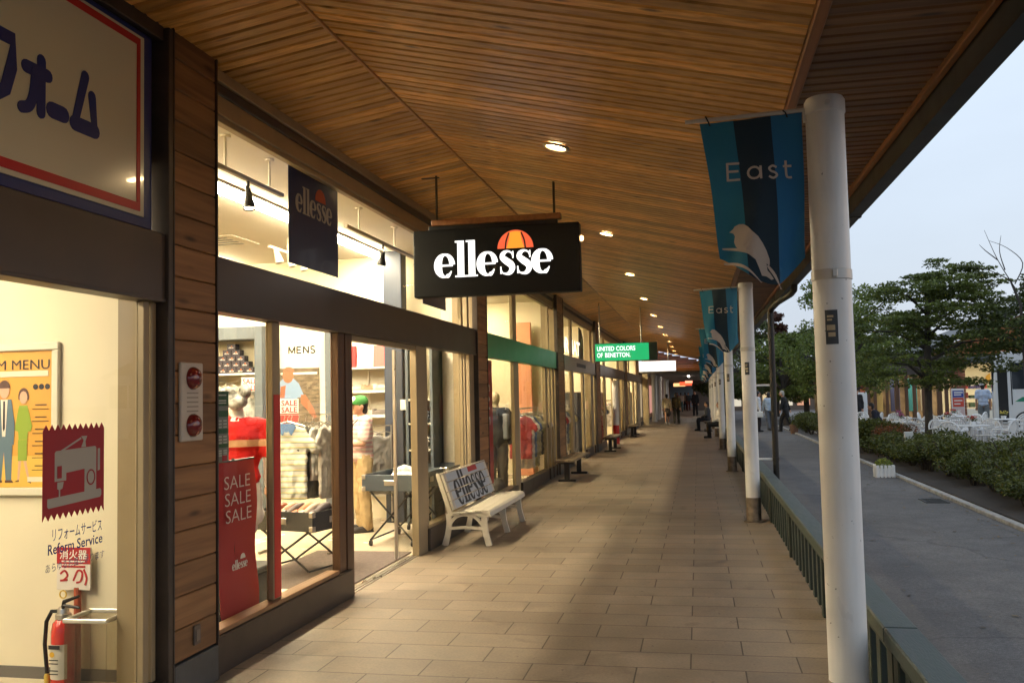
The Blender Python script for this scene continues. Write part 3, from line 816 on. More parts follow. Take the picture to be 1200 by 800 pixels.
# ceiling grille
vent = thing('ceiling_grille', 'square pale air grille with dark slots in the sportswear shop ceiling', 'air grille', (-5.75,10.3,3.66))
B(-.35,.35,-.35,.35,-.015,-.001,.004).build('grille_frame', m_wallw, vent)
gb = MB()
for k in range(4): gb.box(-.2,.2,-.24+k*.14,-.18+k*.14,-.019,-.0155)
gb.build('slot_row', m_black, vent)

def tube(loc, y0, y1, label, m=m_tubes, group=None, w=.14):
    t = thing('ceiling_light_strip', label, 'ceiling light', (loc[0],(y0+y1)/2,loc[1]), group=group)
    MB().box(loc[0]-w/2-.02,loc[0]+w/2+.02,y0,y1,loc[1]-.022,loc[1]-.001,.003).build('housing', m_wallw, t, True)
    MB().box(loc[0]-w/2,loc[0]+w/2,y0+.02,y1-.02,loc[1]-.046,loc[1]-.024,.003).build('diffuser', m, t, True)
    return t
tube((-4.27,3.658), 5.3, 12.1, 'long bright ceiling light strip seen through the tall upper glazing', m_tube, w=.18)
tube((-6.6,3.658), 5.3, 12.1, 'second ceiling light strip, added out of view deep inside the sportswear shop', m_tube, w=.18)  # unseen extra strip, added to light the shop interior
# light tracks and spots
def track(y0, y1, x, label):
    t = thing('light_track', label, 'light track', (x,(y0+y1)/2,3.40), group='spotlight tracks in the shop window')
    mb = MB(); mb.box(x-.02,x+.02,y0,y1,3.385,3.415,.003); mb.build('rail', M('track_beige', (.30,.25,.17), .5), t, True)
    k = MB()
    for q in (.12,.5,.88):
        yy = y0+(y1-y0)*q; k.tube([(x,yy,3.41),(x,yy,3.66)], .010, 8); k.lathe([(.04,0),(.04,.02)], (x,yy,3.635), 12)
    k.build('drop_rod', m_wallw, t, True)
track(5.25,7.15,-3.42,'beige spotlight track close to the first upper pane'); track(8.6,11.6,-3.42,'beige spotlight track behind the hanging black sign')
sp_ = thing('spotlight', 'x', 'spotlight', (0,0,0))
q = MB(); q.tube([(0,0,0),(0,0,-.05)], .014, 8); q.box(-.03,-.024,-.012,.012,-.16,-.05,.002); q.box(.024,.03,-.012,.012,-.16,-.05,.002); q.box(-.03,.03,-.012,.012,-.055,-.048,.002); q.build('yoke', m_black, sp_)
MB().lathe([(.0,-.09),(.024,-.09),(.03,-.13),(.05,-.21),(.05,-.235),(.042,-.235),(.03,-.20)], n=16).build('lamp_head', m_black, sp_, smooth=True)
MB().lathe([(.040,-.224),(.040,-.218)], n=16).build('bulb', m_spot, sp_)
spots = [((-3.42,6.55,3.385),'black spotlight hanging near the first upper pane, left of the navy banner'),((-3.42,9.7,3.385),'black spotlight just left of the hanging black sign'),
         ((-3.42,10.9,3.385),'spotlight behind the hanging black sign')]
for k, (l, lab) in enumerate(spots):
    s = sp_ if k == 0 else dup(sp_); s.location = l; s.rotation_euler = (rad(R.uniform(-8,8)), rad(R.uniform(4,12)), R.uniform(0,3)); s['label'] = lab; s['group'] = 'black track spotlights'
# a white three-lamp cluster deep in the shop
cl = thing('spotlight_cluster', 'white ceiling bar with three small white spot heads inside the sportswear shop', 'spotlight', (-4.9,10.4,3.66))
mb = MB(); mb.box(-.02,.02,-.5,.5,-.20,-.17,.004); mb.tube([(0,0,-.18),(0,0,0)], .012, 8)
mb.build('bar', m_wallw, cl)
for yy in (-.35,0,.35):
    h = MB(); h.tube([(0,yy,-.19),(.03,yy,-.26),(.06,yy,-.36)], [.02,.035,.05], 12); h.build('spot_head', m_wallw, cl, smooth=True)

# navy window banners
def window_banner(y0, y1, z0, z1, x, label, ball=True):
    b = thing('window_banner', label, 'banner', (x,(y0+y1)/2,z1))
    B(x-.004,x,y0,y1,z0,z1).build('panel', M('banner_navy_vinyl', (.030,.040,.135), .5), b, True)
    w = (y1-y0)*.74; s = w/LOGOW; oy = (y0+y1)/2-w/2
    k = MB()
    for i, p in enumerate(LOGO): k.prism([(a*s,c*s) for a,c in p], (x+.0005,oy,(z0+z1)/2-.02), (0,1,0), (0,0,1), .001+(i%5)*.0003)
    k.build('banner_lettering', M('banner_grey_print', (.55,.52,.50), .5), b, True)
    h = MB(); h.prism([(a*s,c*s) for a,c in half_ball()[0]], (x+.0005,oy+w*.66,(z0+z1)/2-.02+1.08*s), (0,1,0), (0,0,1), .002)
    h.build('ball_mark', M('ball_red', (.55,.06,.02), .5), b, True)
    c = MB()
    for yy in (y0+.08,y1-.08): c.tube([(x-.002,yy,z1),(x-.002,yy,3.66)], .002, 5)
    c.build('hanging_wire', m_black, b, True)
window_banner(6.60,7.60,2.735,3.42+.22,-3.1,'navy window banner with white lettering and red ball, in the first upper pane')
window_banner(10.15,11.13,2.75,3.62,-3.1,'navy window banner half hidden behind the hanging black sign')

# hanging black sign
hs = thing('hanging_shop_sign', 'black hanging sign with glowing white lettering and an orange half ball', 'sign', (-1.87,8.6,2.63))
B(-2.695,-1.055,8.53,8.67,2.632,3.29,.008).build('sign_box', M('sign_black', (.004,.0045,.005), .5, spec=.2), hs, True)
w = 1.17; s = w/LOGOW; k = MB()
for p in LOGO: k.prism([(a*s,c*s) for a,c in p], (-2.475,8.529,2.815), (1,0,0), (0,0,1), .002)
for i in range(len(k.v)): pass
k.build('sign_lettering', EM('sign_white_glow', (1,.97,.93), 1.6), hs, True)
ou, mi, se = half_ball(); hx, hz, hb = -2.475+w*.685, 2.815+1.06*s, s*1.02
k = MB(); k.prism([(a*hb,c*hb) for a,c in ou], (hx,8.529,hz), (1,0,0), (0,0,1), .001); k.build('ball_mark', EM('sign_red_glow', (1,.13,.045), .95), hs, True)
k = MB(); k.prism([(a*hb,c*hb) for a,c in mi], (hx,8.5278,hz), (1,0,0), (0,0,1), .001); k.build('ball_mark', EM('sign_orange_glow', (1,.33,.025), 1.1), hs, True)
k = MB()
for p in se: k.prism([(a*hb,c*hb) for a,c in p], (hx,8.5265,hz), (1,0,0), (0,0,1), .001)
k.build('ball_mark', m_black2, hs, True)
B(-2.52,-1.235,8.56,8.64,3.335,3.395,.006).build('hanger_beam', m_batt, hs, True)
B(-2.55,-1.27,8.575,8.625,3.29,3.334,.004).build('sign_neck', m_black, hs, True)
MB().tube([(-2.47,8.6,3.39),(-2.47,8.6,3.84)], .012, 8).box(-2.62,-2.44,8.59,8.61,3.815,3.826).build('hanger_rod', m_dark, hs, True); MB().tube([(-1.30,8.6,3.39),(-1.30,8.6,3.71)], .012, 8).build('hanger_rod', m_dark, hs, True)
k = MB(); k.lathe([(.022,0),(.03,.01),(.022,.03),(0,.035)], (-1.056,8.6,3.14), 12, 'x'); k.build('sign_bulb', EM('small_bulb', (1,.6,.25), 6.), hs, True, True)

# --- other shopfronts
def simple_shop(y0, y1, hm, label, muls, doors, wall, cat='shop', upper=(2.565,3.454), tubelab=None, tm=None):
    p = thing('arcade_shop', label, cat, (-2.9,(y0+y1)/2,0))
    interior(p, y0-.09, y1+.30, -7.5, wall)
    upper_frame(p, y0, y1); header(p, y0, y1, hm)
    edges = [y0]+[v for a, b in muls for v in (a, a+(b-a)*.62)]+[y1]
    for i, (a, b) in enumerate(muls): mullion(p, a, a+(b-a)*.62, 0.0, 2.214, m_cream if i % 2 == 0 else m_lining, -2.998, -2.94)
    for i in range(0, len(edges), 2):
        a, b = edges[i], edges[i+1]
        if b-a < .12: continue
        if not any(d0 < (a+b)/2 < d1 for d0, d1 in doors):
            B(-3.03,-2.90,a,b,0,.22,.006).build('base_panel', m_dark, p, True)
            pane(p, a, b, .225, 2.213, m=m_glass2)
    pane(p, y0, y1, upper[0], upper[1], m=m_glassu)
    for a, b in muls[::2]: mullion(p, a, a+(b-a)*.5, 2.565, 3.454, m_cream)
    if tubelab: tube((-4.6,3.658), y0+.3, y1-.3, tubelab, tm or m_tubef, w=.12)
    return p
m_hgreen = M('green_header_panel', (.03,.30,.12), .35, var=.06)
m_hbeige = M('beige_header_panel', (.30,.24,.16), .4, var=.06)
m_hbrown = M('dark_header_panel', (.12,.075,.045), .4, var=.1)
m_wcoral = M('coral_wall', (.70,.30,.16), .8)
g1 = simple_shop(12.47,19.0,m_hgreen,'clothing shop front with a green header band and tall glass panes',[(14.62,15.25),(17.75,18.05),(18.25,18.45),(18.65,19.0)],[],m_wall,tubelab='ceiling light strip in the shop behind the green header')
g2 = simple_shop(19.97,26.38,m_hbeige,'shop front with a beige header band and glass double door',[(21.6,22.1),(23.7,24.2),(25.5,26.38)],[(22.1,23.7)],m_wall,tubelab='ceiling light strip in the shop with the beige header')
g3 = simple_shop(27.47,37.08,m_hbrown,'shop front with dark doors and a red and white pole beyond the green sign',[(29.3,30.0),(32.0,32.6),(34.4,35.4),(36.4,37.08)],[(30.0,32.0)],m_wall,tubelab='ceiling light strip in the shop beyond the green sign')
g4 = simple_shop(38.22,48.9,m_hbrown,'last shop front of the arcade ending in a pale post',[(40.0,40.8),(42.5,43.3),(45.0,48.9)],[(40.8,42.5)],m_wall,tubelab='ceiling light strip in the last shop of the arcade')
# glowing shop names behind the upper glass
gl = MB(); type_on(gl, 'ORNAT', (-3.06,20.5,2.68), (0,1,0), (0,0,1), (1,0,0), .50, .03, 3.7)
ws = thing('window_name_sign', 'white glowing shop name with a dark leaf panel behind the upper glass', 'sign', (-3.07,22.6,2.58))
gl.build('sign_lettering', EM('name_glow', (1,.95,.85), 1.5), ws, True)
k = MB(); k.prism([(0,0),(.9,.0),(1.0,.25),(.95,.6),(.6,.8),(0,.85)], (-3.08,24.1,2.6), (0,1,0), (0,0,1), .01); k.build('leaf_panel', M('leaf_panel_dark', (.02,.05,.03), .4), ws, True)
k = MB(); k.prism([(.35,.3),(.55,.35),(.7,.6),(.5,.55)], (-3.069,24.1,2.6), (0,1,0), (0,0,1), .004); k.build('leaf_mark', M('leaf_mark_green', (.25,.55,.25), .4), ws, True)
k = MB(); k.box(-2.894,-2.888,22.2,24.0,2.34,2.43); k.build('name_plate', m_black2, g2, True)
B(-2.94,-2.885,18.93,19.0,2.20,2.57,.004).build('header_end', m_black, g1, True)

# hanging green sign and blank white sign
gs = thing('hanging_shop_sign', 'long glowing green hanging sign with two lines of white lettering', 'sign', (-1.66,22,2.44))
B(-2.41,-.925,21.93,22.07,2.44,2.87,.008).build('sign_box', M('sign_dark_green', (.01,.035,.02), .4), gs, True)
B(-2.40,-1.12,21.922,21.929,2.452,2.858).build('lit_panel', EM('sign_green_glow', (.006,.46,.15), 1.0), gs, True)
m_slg = EM('sign_letter_glow', (.95,1,.95), 1.5)
for wd, x_, z_, w_ in (('UNITED',-2.36,2.69,.42),('COLORS',-1.90,2.69,.46),('OF',-2.36,2.535,.14),('BENETTON.',-2.17,2.535,.61)):
    type_on(MB(), wd, (x_,21.9215,z_), (1,0,0), (0,0,1), (0,-1,0), .155, .018, w_).build('sign_lettering', m_slg, gs, True)
for x in (-2.29,-1.30): MB().tube([(x,22,2.86),(x,22,3.86 if x < -2.2 else 3.71)], .016, 8).build('hanger_rod', m_chrome, gs, True)
wsn = thing('hanging_shop_sign', 'blank white glowing hanging sign beyond the green one', 'sign', (-1.44,34,2.44))
B(-2.12,-.765,33.93,34.07,2.445,2.84,.008).build('sign_box', m_whitep, wsn, True)
B(-2.105,-.78,33.922,33.929,2.46,2.825).build('lit_panel', EM('sign_blank_glow', (1,.96,.9), 1.5), wsn, True)
for x in (-1.95,-1.05): MB().tube([(x,34,2.83),(x,34,3.84 if x < -2 else 3.65)], .016, 8).build('hanger_rod', m_chrome, wsn, True)
# ------------------------------------------------------------------ tailoring shop (left)
rs = thing('tailoring_shop', 'tailoring shop front with a big framed sign, dark header and lit cream interior', 'shop', (-2.9,3,0))
B(-9,-3.0,4.985,5.085,0,3.66).build('interior_wall', m_wall, rs, True)
B(-9.1,-9.0,-4,4.98,0,3.66).build('interior_wall', m_wall, rs, True)
B(-9.1,-3.035,-4,4.98,3.0,3.08).build('shop_ceiling', m_wallw, rs, True)
B(-9,-3.05,4.975,4.984,0,.07).build('skirting', M('skirting_grey', (.12,.11,.10), .5), rs, True)
header(rs, -4, 4.60, m_head, 2.215, 2.60)
mb = MB(); mb.box(-3.03,-2.885,-4,4.60,0,.15,.006); mb.build('base_panel', m_dark, rs, True)
mullion(rs, 4.46, 4.51, .152, 2.214, m_cream); mullion(rs, 4.535, 4.575, .152, 2.214, m_cream); mullion(rs, 4.58, 4.622, .0, 3.78, m_dark, -3.03, -2.87)
pane(rs, -4, 4.46, .152, 2.213)
B(-3.02,-2.915,-4,4.45,.153,.175,.003).build('sill', m_cream, rs, True)
B(-3.03,-2.90,-4,4.575,3.70,3.79,.004).build('head_frame', m_dark, rs, True)
# blue edged lightbox sign (unlit)
sg = thing('framed_shop_sign', 'large unlit cream sign with navy and red border above the tailoring shop', 'sign', (-2.96,2.5,2.61))
B(-3.03,-2.935,.4,4.52,2.605,3.70,.01).build('sign_frame', M('sign_navy_frame', (.012,.035,.19), .35), sg, True)
m_face = M('sign_cream_face', (.70,.70,.57), .16, coat=.5)
B(-2.934,-2.924,.5,4.425,2.665,3.66,.002).build('sign_face', m_face, sg, True)
k = MB(); q = 4.385
k.box(-2.923,-2.9195,.5,q,2.69,2.735); k.box(-2.923,-2.9195,q-.03,q,2.736,3.60); k.box(-2.923,-2.9195,.5,q,3.601,3.64)
k.build('border_line', M('sign_red_line', (.50,.015,.025), .35), sg, True)
k = MB()
_wn = [0]
def onw(ps, x=-2.9225):
    for i, p in enumerate(ps): _wn[0] += 1; k.prism(p, (x,0,0), (0,1,0), (0,0,1), .002+_wn[0]*.00005)
def rnd_stroke(pts, w, sm=False):
    out = brush(pts, w, 5, sm)
    for p in (pts[0], pts[-1]): out.append(arc(p[0],p[1],w/2,0,360,12)[:-1])
    return out
k = MB()
onw(rnd_stroke([(3.93,3.275),(3.855,3.02),(4.005,3.02),(3.982,3.19)], .058))
onw(rnd_stroke([(4.005,3.02),(3.855,3.02)], .075))
k.build('sign_lettering', m_ink, sg, True)
k = MB()
onw(rnd_stroke([(3.695,3.035),(3.775,3.035)], .078))
k.build('sign_lettering', m_ink, sg, True)
k = MB()
onw(rnd_stroke([(3.525,3.185),(3.665,3.185)], .062)); onw(rnd_stroke([(3.622,3.245),(3.622,3.0)], .056)); onw(rnd_stroke([(3.585,3.18),(3.572,3.07),(3.545,3.01),(3.50,2.99)],   .054, True))
k.build('sign_lettering', m_ink, sg, True)
k = MB()
onw(rnd_stroke([(3.14,3.275),(3.44,3.275),(3.435,3.15),(3.40,3.04),(3.32,2.985),(3.20,2.965)], .065))
k.build('sign_lettering', m_ink, sg, True)
k = MB()
onw(rnd_stroke([(2.72,3.29),(2.72,3.1)], .052)); onw(rnd_stroke([(2.94,3.29),(2.935,3.1),(2.88,3.0),(2.78,2.965)], .055))
k.build('sign_lettering', m_ink, sg, True)
# lights in the tailoring shop
tube((-4.6,2.998), 1.2, 4.4, 'ceiling light strip inside the tailoring shop', m_tubes, w=.14); tube((-6.6,2.998), .5, 4.4, 'second ceiling light strip deep inside the tailoring shop', m_tubes, w=.14)

# menu poster with two drawn figures
po = thing('framed_poster', 'orange price poster with two drawn figures in a pale frame on the cream wall', 'poster', (-4.25,4.98,1.13))
fb = MB(); 
for a in ((-4.70,-3.86,1.105,1.155),(-4.70,-3.86,2.0,2.05)): fb.box(a[0],a[1],4.955,4.984,a[2],a[3],.006)
fb.box(-4.70,-4.65,4.955,4.984,1.156,1.999,.006); fb.box(-3.91,-3.86,4.955,4.984,1.156,1.999,.006)
fb.build('frame', M('poster_frame', (.74,.68,.52), .4), po, True)
B(-4.649,-3.911,4.972,4.984,1.156,1.999).build('print_sheet', M('poster_orange', (.72,.36,.05), .5), po, True)
k = MB(); k.box(-4.649,-4.25,4.9705,4.9715,1.157,1.75); k.build('print_block', M('poster_deep_orange', (.62,.24,.04), .5), po, True)
k = MB(); k.box(-4.45,-3.912,4.9695,4.9705,1.157,1.35); k.build('print_block', M('poster_yellow', (.78,.47,.08), .5), po, True)
k = MB(); type_on(k, 'REFORM MENU', (-4.62,4.971,1.885), (1,0,0), (0,0,1), (0,-1,0), .085, 0, .69)
for z in [1.66-.075*i for i in range(6)]:
    k.box(-4.03,-3.95,4.969,4.9705,z,z+.006); k.box(-4.05,-3.935,4.969,4.9705,z-.025,z-.021)
for i in range(3): k.lathe([(.018,-.0015),(.018,0)], (-4.03+i*.042,4.971,1.775), 10, 'y')
k.build('print_lettering', m_black2, po, True)
k = MB(); k.box(-4.6,-3.94,4.9685,4.971,1.84,1.875); k.box(-4.08,-3.93,4.9685,4.9695,1.19,1.22); k.build('print_band', M('poster_cream', (.78,.70,.50), .5), po, True)
def fig(k, poly, d): k.prism([(a,b) for a,b in poly], (0,4.9692-d,0), (1,0,0), (0,0,1), .0006)
parts = {}
def pf(c, poly, d=0):
    parts.setdefault(c, MB()); fig(parts[c], poly, d)
# man
pf('suit', [(-4.30,1.70),(-4.20,1.70),(-4.175,1.55),(-4.18,1.42),(-4.32,1.42),(-4.325,1.55)]); pf('suit', [(-4.31,1.42),(-4.19,1.42),(-4.195,1.20),(-4.235,1.20),(-4.25,1.38),(-4.265,1.20),(-4.305,1.20)])
pf('shirt', [(-4.275,1.70),(-4.225,1.70),(-4.24,1.47),(-4.262,1.47)], .0012); pf('skin', arc(-4.25,1.755,.036,0,360,14,.048), .0012); pf('hair', arc(-4.25,1.77,.042,0,180,10,.05), .002)
pf('tie', [(-4.256,1.69),(-4.244,1.69),(-4.242,1.52),(-4.25,1.5),(-4.258,1.52)], .002)
pf('hair', [(-4.31,1.2),(-4.26,1.2),(-4.26,1.185),(-4.32,1.185)]); pf('hair', [(-4.24,1.2),(-4.19,1.2),(-4.18,1.185),(-4.24,1.185)])
# woman
pf('green', [(-4.145,1.66),(-4.085,1.66),(-4.05,1.53),(-4.06,1.50),(-4.08,1.50),(-4.085,1.45),(-4.145,1.45),(-4.15,1.5),(-4.175,1.51)]); pf('green', [(-4.15,1.449),(-4.085,1.449),(-4.085,1.32),(-4.15,1.32)])
pf('skin', arc(-4.113,1.71,.028,0,360,12,.04), .0012); pf('hair', arc(-4.113,1.715,.038,-20,200,12,.055))
pf('skin', [(-4.145,1.319),(-4.125,1.319),(-4.14,1.19),(-4.152,1.19)]); pf('skin', [(-4.11,1.319),(-4.09,1.319),(-4.062,1.19),(-4.074,1.19)])
pf('hair', [(-4.175,1.19),(-4.14,1.19),(-4.14,1.205),(-4.15,1.2)]); pf('hair', [(-4.08,1.19),(-4.055,1.18),(-4.055,1.21),(-4.07,1.2)])
pcol = dict(suit=(.10,.16,.20), shirt=(.75,.68,.55), skin=(.66,.40,.25), hair=(.09,.035,.02), tie=(.02,.02,.03), green=(.26,.36,.03))
for c, mbx in parts.items(): mbx.build('printed_figure', M('poster_'+c, pcol[c], .6), po, True)

# sewing machine sticker on the glass
st = thing('window_sticker', 'dark red window sticker with zigzag edges and a grey sewing machine drawing', 'sticker', (-2.98,3.95,1.1))
y0, y1, z0, z1 = 3.725, 4.17, 1.118, 1.565; nz = 11
poly = [(y0,z0)]
for i in range(nz): poly += [(y0+(y1-y0)*(i+.5)/nz, z0+.03), (y0+(y1-y0)*(i+1)/nz, z0)]
poly += [(y1,z1-.028)]
for i in range(nz): poly += [(y1-(y1-y0)*(i+.5)/nz, z1), (y1-(y1-y0)*(i+1)/nz, z1-.028)]
k = MB(); k.prism(poly, (-2.980,0,0), (0,1,0), (0,0,1), .0015); k.build('vinyl', m_redd, st, True)
k = MB(); Y = lambda a: y0+(y1-y0)*a; Z = lambda b: z0+(z1-z0)*b
def pr(pl, d=0): k.prism([(Y(a),Z(b)) for a,b in pl], (-2.9784+d,0,0), (0,1,0), (0,0,1), .0008)
pr([(.18,.70),(.20,.72),(.84,.74),(.86,.72),(.86,.24),(.66,.24),(.66,.50),(.36,.48),(.36,.40),(.18,.40)])
pr([(.07,.23),(.93,.26),(.95,.24),(.95,.19),(.93,.165),(.09,.13),(.07,.15)], .0003)
pr([(.22,.39),(.32,.39),(.30,.32),(.265,.31),(.265,.235),(.245,.235),(.245,.31),(.22,.32)], .0006); pr([(.885,.71),(.925,.71),(.925,.47),(.885,.46)])
for i, p in enumerate(brush([(.28,.715),(.6,.84)], .02, 1, False)+[[(.60,.74),(.68,.74),(.67,.80),(.70,.86),(.60,.86),(.64,.81)]]): pr(p, .0003+.0003*i)
k.build('machine_drawing', M('sticker_grey', (.42,.40,.34), .5), st, True)
k = MB()
for i, p in enumerate(brush(arc(.765,.40,.065,0,360,20,.08), .016, 1)): k.prism([(Y(a),Z(b)) for a,b in p], (-2.9764,0,0), (0,1,0), (0,0,1), .0005+(i%3)*.0002)
k.prism([(Y(a),Z(b)) for a,b in [(.215,.56),(.285,.56),(.285,.43),(.215,.43)]], (-2.9764,0,0), (0,1,0), (0,0,1), .0006)
k.build('machine_drawing', m_redd, st, True)
lt = thing('window_lettering', 'navy service lettering in two scripts on the glass below the red sticker', 'lettering', (-2.98,3.95,.9))
XL = -2.9804
type_on(MB(), 'リフォームサービス', (XL,3.785,1.025), (0,1,0), (0,0,1), (1,0,0), .066, .004, .37).build('lettering', m_ink, lt, True); type_on(MB(), 'Reform', (XL,3.76,.962), (0,1,0), (0,0,1), (1,0,0), .068, .012, .185).build('lettering', m_ink, lt, True); type_on(MB(), 'Service', (XL,3.965,.962), (0,1,0), (0,0,1), (1,0,0), .068, .012, .195).build('lettering', m_ink, lt, True)
k = MB(); type_on(k, 'あらゆるお直し承ります', (XL,3.745,.885), (0,1,0), (0,0,1), (1,0,0), .045, 0, .43); k.build('lettering', M('grey_print', (.14,.14,.22), .5), lt, True)

# fire extinguisher, its wall notice, red pole and metal bin
fx = thing('fire_extinguisher', 'red fire extinguisher with black hose standing on the floor beside the metal bin', 'fire extinguisher', (-3.73,4.85,0))
MB().lathe([(.0,.0),(.062,.0),(.066,.02),(.066,.33),(.058,.375),(.035,.40),(.026,.41)], n=28).build('cylinder', M('extinguisher_red', (.50,.018,.010), .25, coat=.6), fx, smooth=True)
MB().lathe([(.036,.395),(.044,.40),(.044,.425),(.034,.43),(.030,.46),(.018,.47),(.0,.472)], n=20).build('valve', m_chrome, fx, smooth=True)
k = MB(); k.tube([(0,0,.46),(.02,-.02,.50),(.12,-.02,.535)], [.014,.012,.008], 8); k.tube([(0,-.01,.455),(.03,-.03,.48),(.13,-.03,.47)], [.012,.010,.008], 8); k.build('lever', m_black, fx, smooth=True)
MB().tube([(-.02,0,.44),(-.07,-.01,.44),(-.105,-.01,.38),(-.115,-.01,.25),(-.10,-.01,.10),(-.095,-.01,.05)], [.011,.012,.012,.012,.012,.014], 10).build('hose', m_black, fx, smooth=True)
MB().lathe([(.015,.0),(.02,.06),(.014,.08)], (-.095,-.01,.0), 12).build('nozzle', M('nozzle_yellow', (.5,.36,.05), .5), fx, smooth=True)
MB().tube([(.02+.022*math.cos(a*PI/6),-.03,.545+.022*math.sin(a*PI/6)) for a in range(13)], .004, 6, False).build('pull_ring', M('ring_yellow', (.65,.42,.03), .4), fx)
k = MB()
for i in range(14):
    a0 = rad(215+i*8); a1 = rad(223+i*8); q = .0668
    k.add([(q*math.cos(a0),q*math.sin(a0),.06),(q*math.cos(a1),q*math.sin(a1),.06),(q*math.cos(a1),q*math.sin(a1),.26),(q*math.cos(a0),q*math.sin(a0),.26)], [(0,1,2,3)])
lb = k.build('paper_label', M('label_cream', (.60,.56,.46), .5), fx)
k = MB(); k.box(-.045,.03,-.0695,-.0685,.235,.258)
for z in (.17,.15,.11,.09): k.box(-.04,.02,-.0695,-.0685,z,z+.006)
k.build('label_print', m_black2, lb)
k = MB(); k.lathe([(.016,-.071),(.016,-.07)], (-.02,0,.205), 12, 'y'); k.build('label_print', M('label_yellow', (.7,.4,.03), .5), lb)
fn = thing('extinguisher_notice', 'red and white extinguisher notice plate on a red pole behind the metal bin', 'notice', (-3.73,4.95,0))
MB().tube([(.02,0,0),(.02,0,.56)], .022, 10).build('pole', M('pole_red', (.42,.09,.04), .4), fn, smooth=True)
B(-.115,.115,-.012,.0,.545,.80,.002).build('plate', M('notice_white', (.74,.68,.58), .45), fn)
k = MB(); k.box(-.114,.114,-.0135,-.0125,.70,.799); k.build('red_band', m_red, fn)
k = MB(); type_on(k, '消火器', (0,-.0137,.735), (1,0,0), (0,0,1), (0,-1,0), .06, .012, .19, True); k.box(-.08,.08,-.0152,-.0142,.712,.720); k.build('notice_lettering', m_wprint, fn)
k = MB()
for pts in ([(-.09,.64),(-.06,.66),(-.04,.63),(-.07,.60)],[(-.09,.60),(-.04,.605)],[(.0,.60),(.03,.66),(.06,.65),(.05,.60),(.02,.59)],[(.07,.67),(.09,.62),(.08,.575)],[(-.08,.685),(.08,.685)]):
    for i, p in enumerate(brush(pts, .012, 4)): k.prism(p, (0,-.0125,0), (1,0,0), (0,0,1), .0015+(i%4)*.0003)
k.build('notice_drawing', m_red, fn)
bn = thing('umbrella_bin', 'square brushed metal bin with a thick rim in front of the fire extinguisher', 'bin', (-3.36,4.66,0), rad(4))
k = MB(); w = .125
for a in ((-w,w,-w,-w+.006),(-w,w,w-.006,w),(-w,-w+.006,-w+.006,w-.006),(w-.006,w,-w+.006,w-.006)): k.box(a[0],a[1],a[2],a[3],.0,.455)
k.box(-w+.006,w-.006,-w+.006,w-.006,.01,.02); k.build('bin_body', glassmat('smoky_acrylic', (.87,.85,.80), .9, .06), bn)
k = MB()
for a in ((-w-.008,w+.008,-w-.008,-w+.01),(-w-.008,w+.008,w-.01,w+.008),(-w-.008,-w+.01,-w+.01,w-.01),(w-.01,w+.008,-w+.01,w-.01)): k.box(a[0],a[1],a[2],a[3],.455,.48,.005)
k.build('rim', M('bin_rim', (.72,.68,.58), .3, .4), bn)

# ------------------------------------------------------------------ sportswear shop contents
# wall units on the far side wall
YW = 12.235
du = thing('display_unit', 'slate framed wall unit with a shelf holding a pyramid of small boxes', 'display unit', (-6.5,YW,0))
k = MB(); k.box(-7.05,-6.93,YW-.35,YW,0,2.72,.006); k.box(-6.12,-6.0,YW-.35,YW,0,2.72,.006); k.box(-6.929,-6.121,YW-.35,YW,2.54,2.719,.006); k.build('frame', m_grey, du, True)
B(-6.93,-6.12,YW-.30,YW-.02,2.035,2.065,.004).build('shelf', m_wallw, du, True)
B(-6.93,-6.12,YW-.30,YW-.02,1.0,1.03,.004).build('shelf', m_wallw, du, True)
bx = thing('shoe_box', 'x', 'box')
B(-.066,.066,-.06,.06,0,.083,.004).build('carton', M('box_navy', (.030,.026,.040), .5), bx)
k = MB()
for i, p in enumerate(LOGO): k.prism([(a*.075/LOGOW,c*.075/LOGOW) for a,c in p], (-.038,-.0605,.022), (1,0,0), (0,0,1), .0004+(i%4)*.0001)
k.build('carton_mark', m_wprint, bx)
k = MB(); k.prism([(a*.018,c*.018) for a,c in half_ball()[0]], (.008,-.0605,.046), (1,0,0), (0,0,1), .0005); k.build('carton_mark', M('box_orange', (.7,.2,.03), .5), bx)
first = True; rown = ['bottom','second','third','fourth','top']
for r in range(5):
    for c in range(5-r):
        o_ = bx if first else dup(bx); first = False
        o_.location = (-6.815+.0675*r+c*.138, YW-.16, 2.066+r*.084)
        o_['label'] = ('small navy box with an orange mark at the very top of the pyramid' if r == 4 else 'small navy box with orange mark, %s from left in the %s row of its pyramid' % (ordn[c], rown[r]))
        o_['group'] = 'navy boxes stacked in a pyramid'
# red and white sale card under the shelf
sc_ = thing('sale_card', 'small red and white sale card under the shelf with the box pyramid', 'sale card', (-6.2,YW-.32,1.8))
B(-.13,.13,-.006,0,0,.20).build('card', m_wprint, sc_)
k = MB(); type_on(k, 'SALE', (0,-.0065,.11), (1,0,0), (0,0,1), (0,-1,0), .10, .02, .22, True); type_on(k, 'SALE', (0,-.0065,.015), (1,0,0), (0,0,1), (0,-1,0), .10, .02, .22, True); k.build('card_lettering', m_red, sc_)

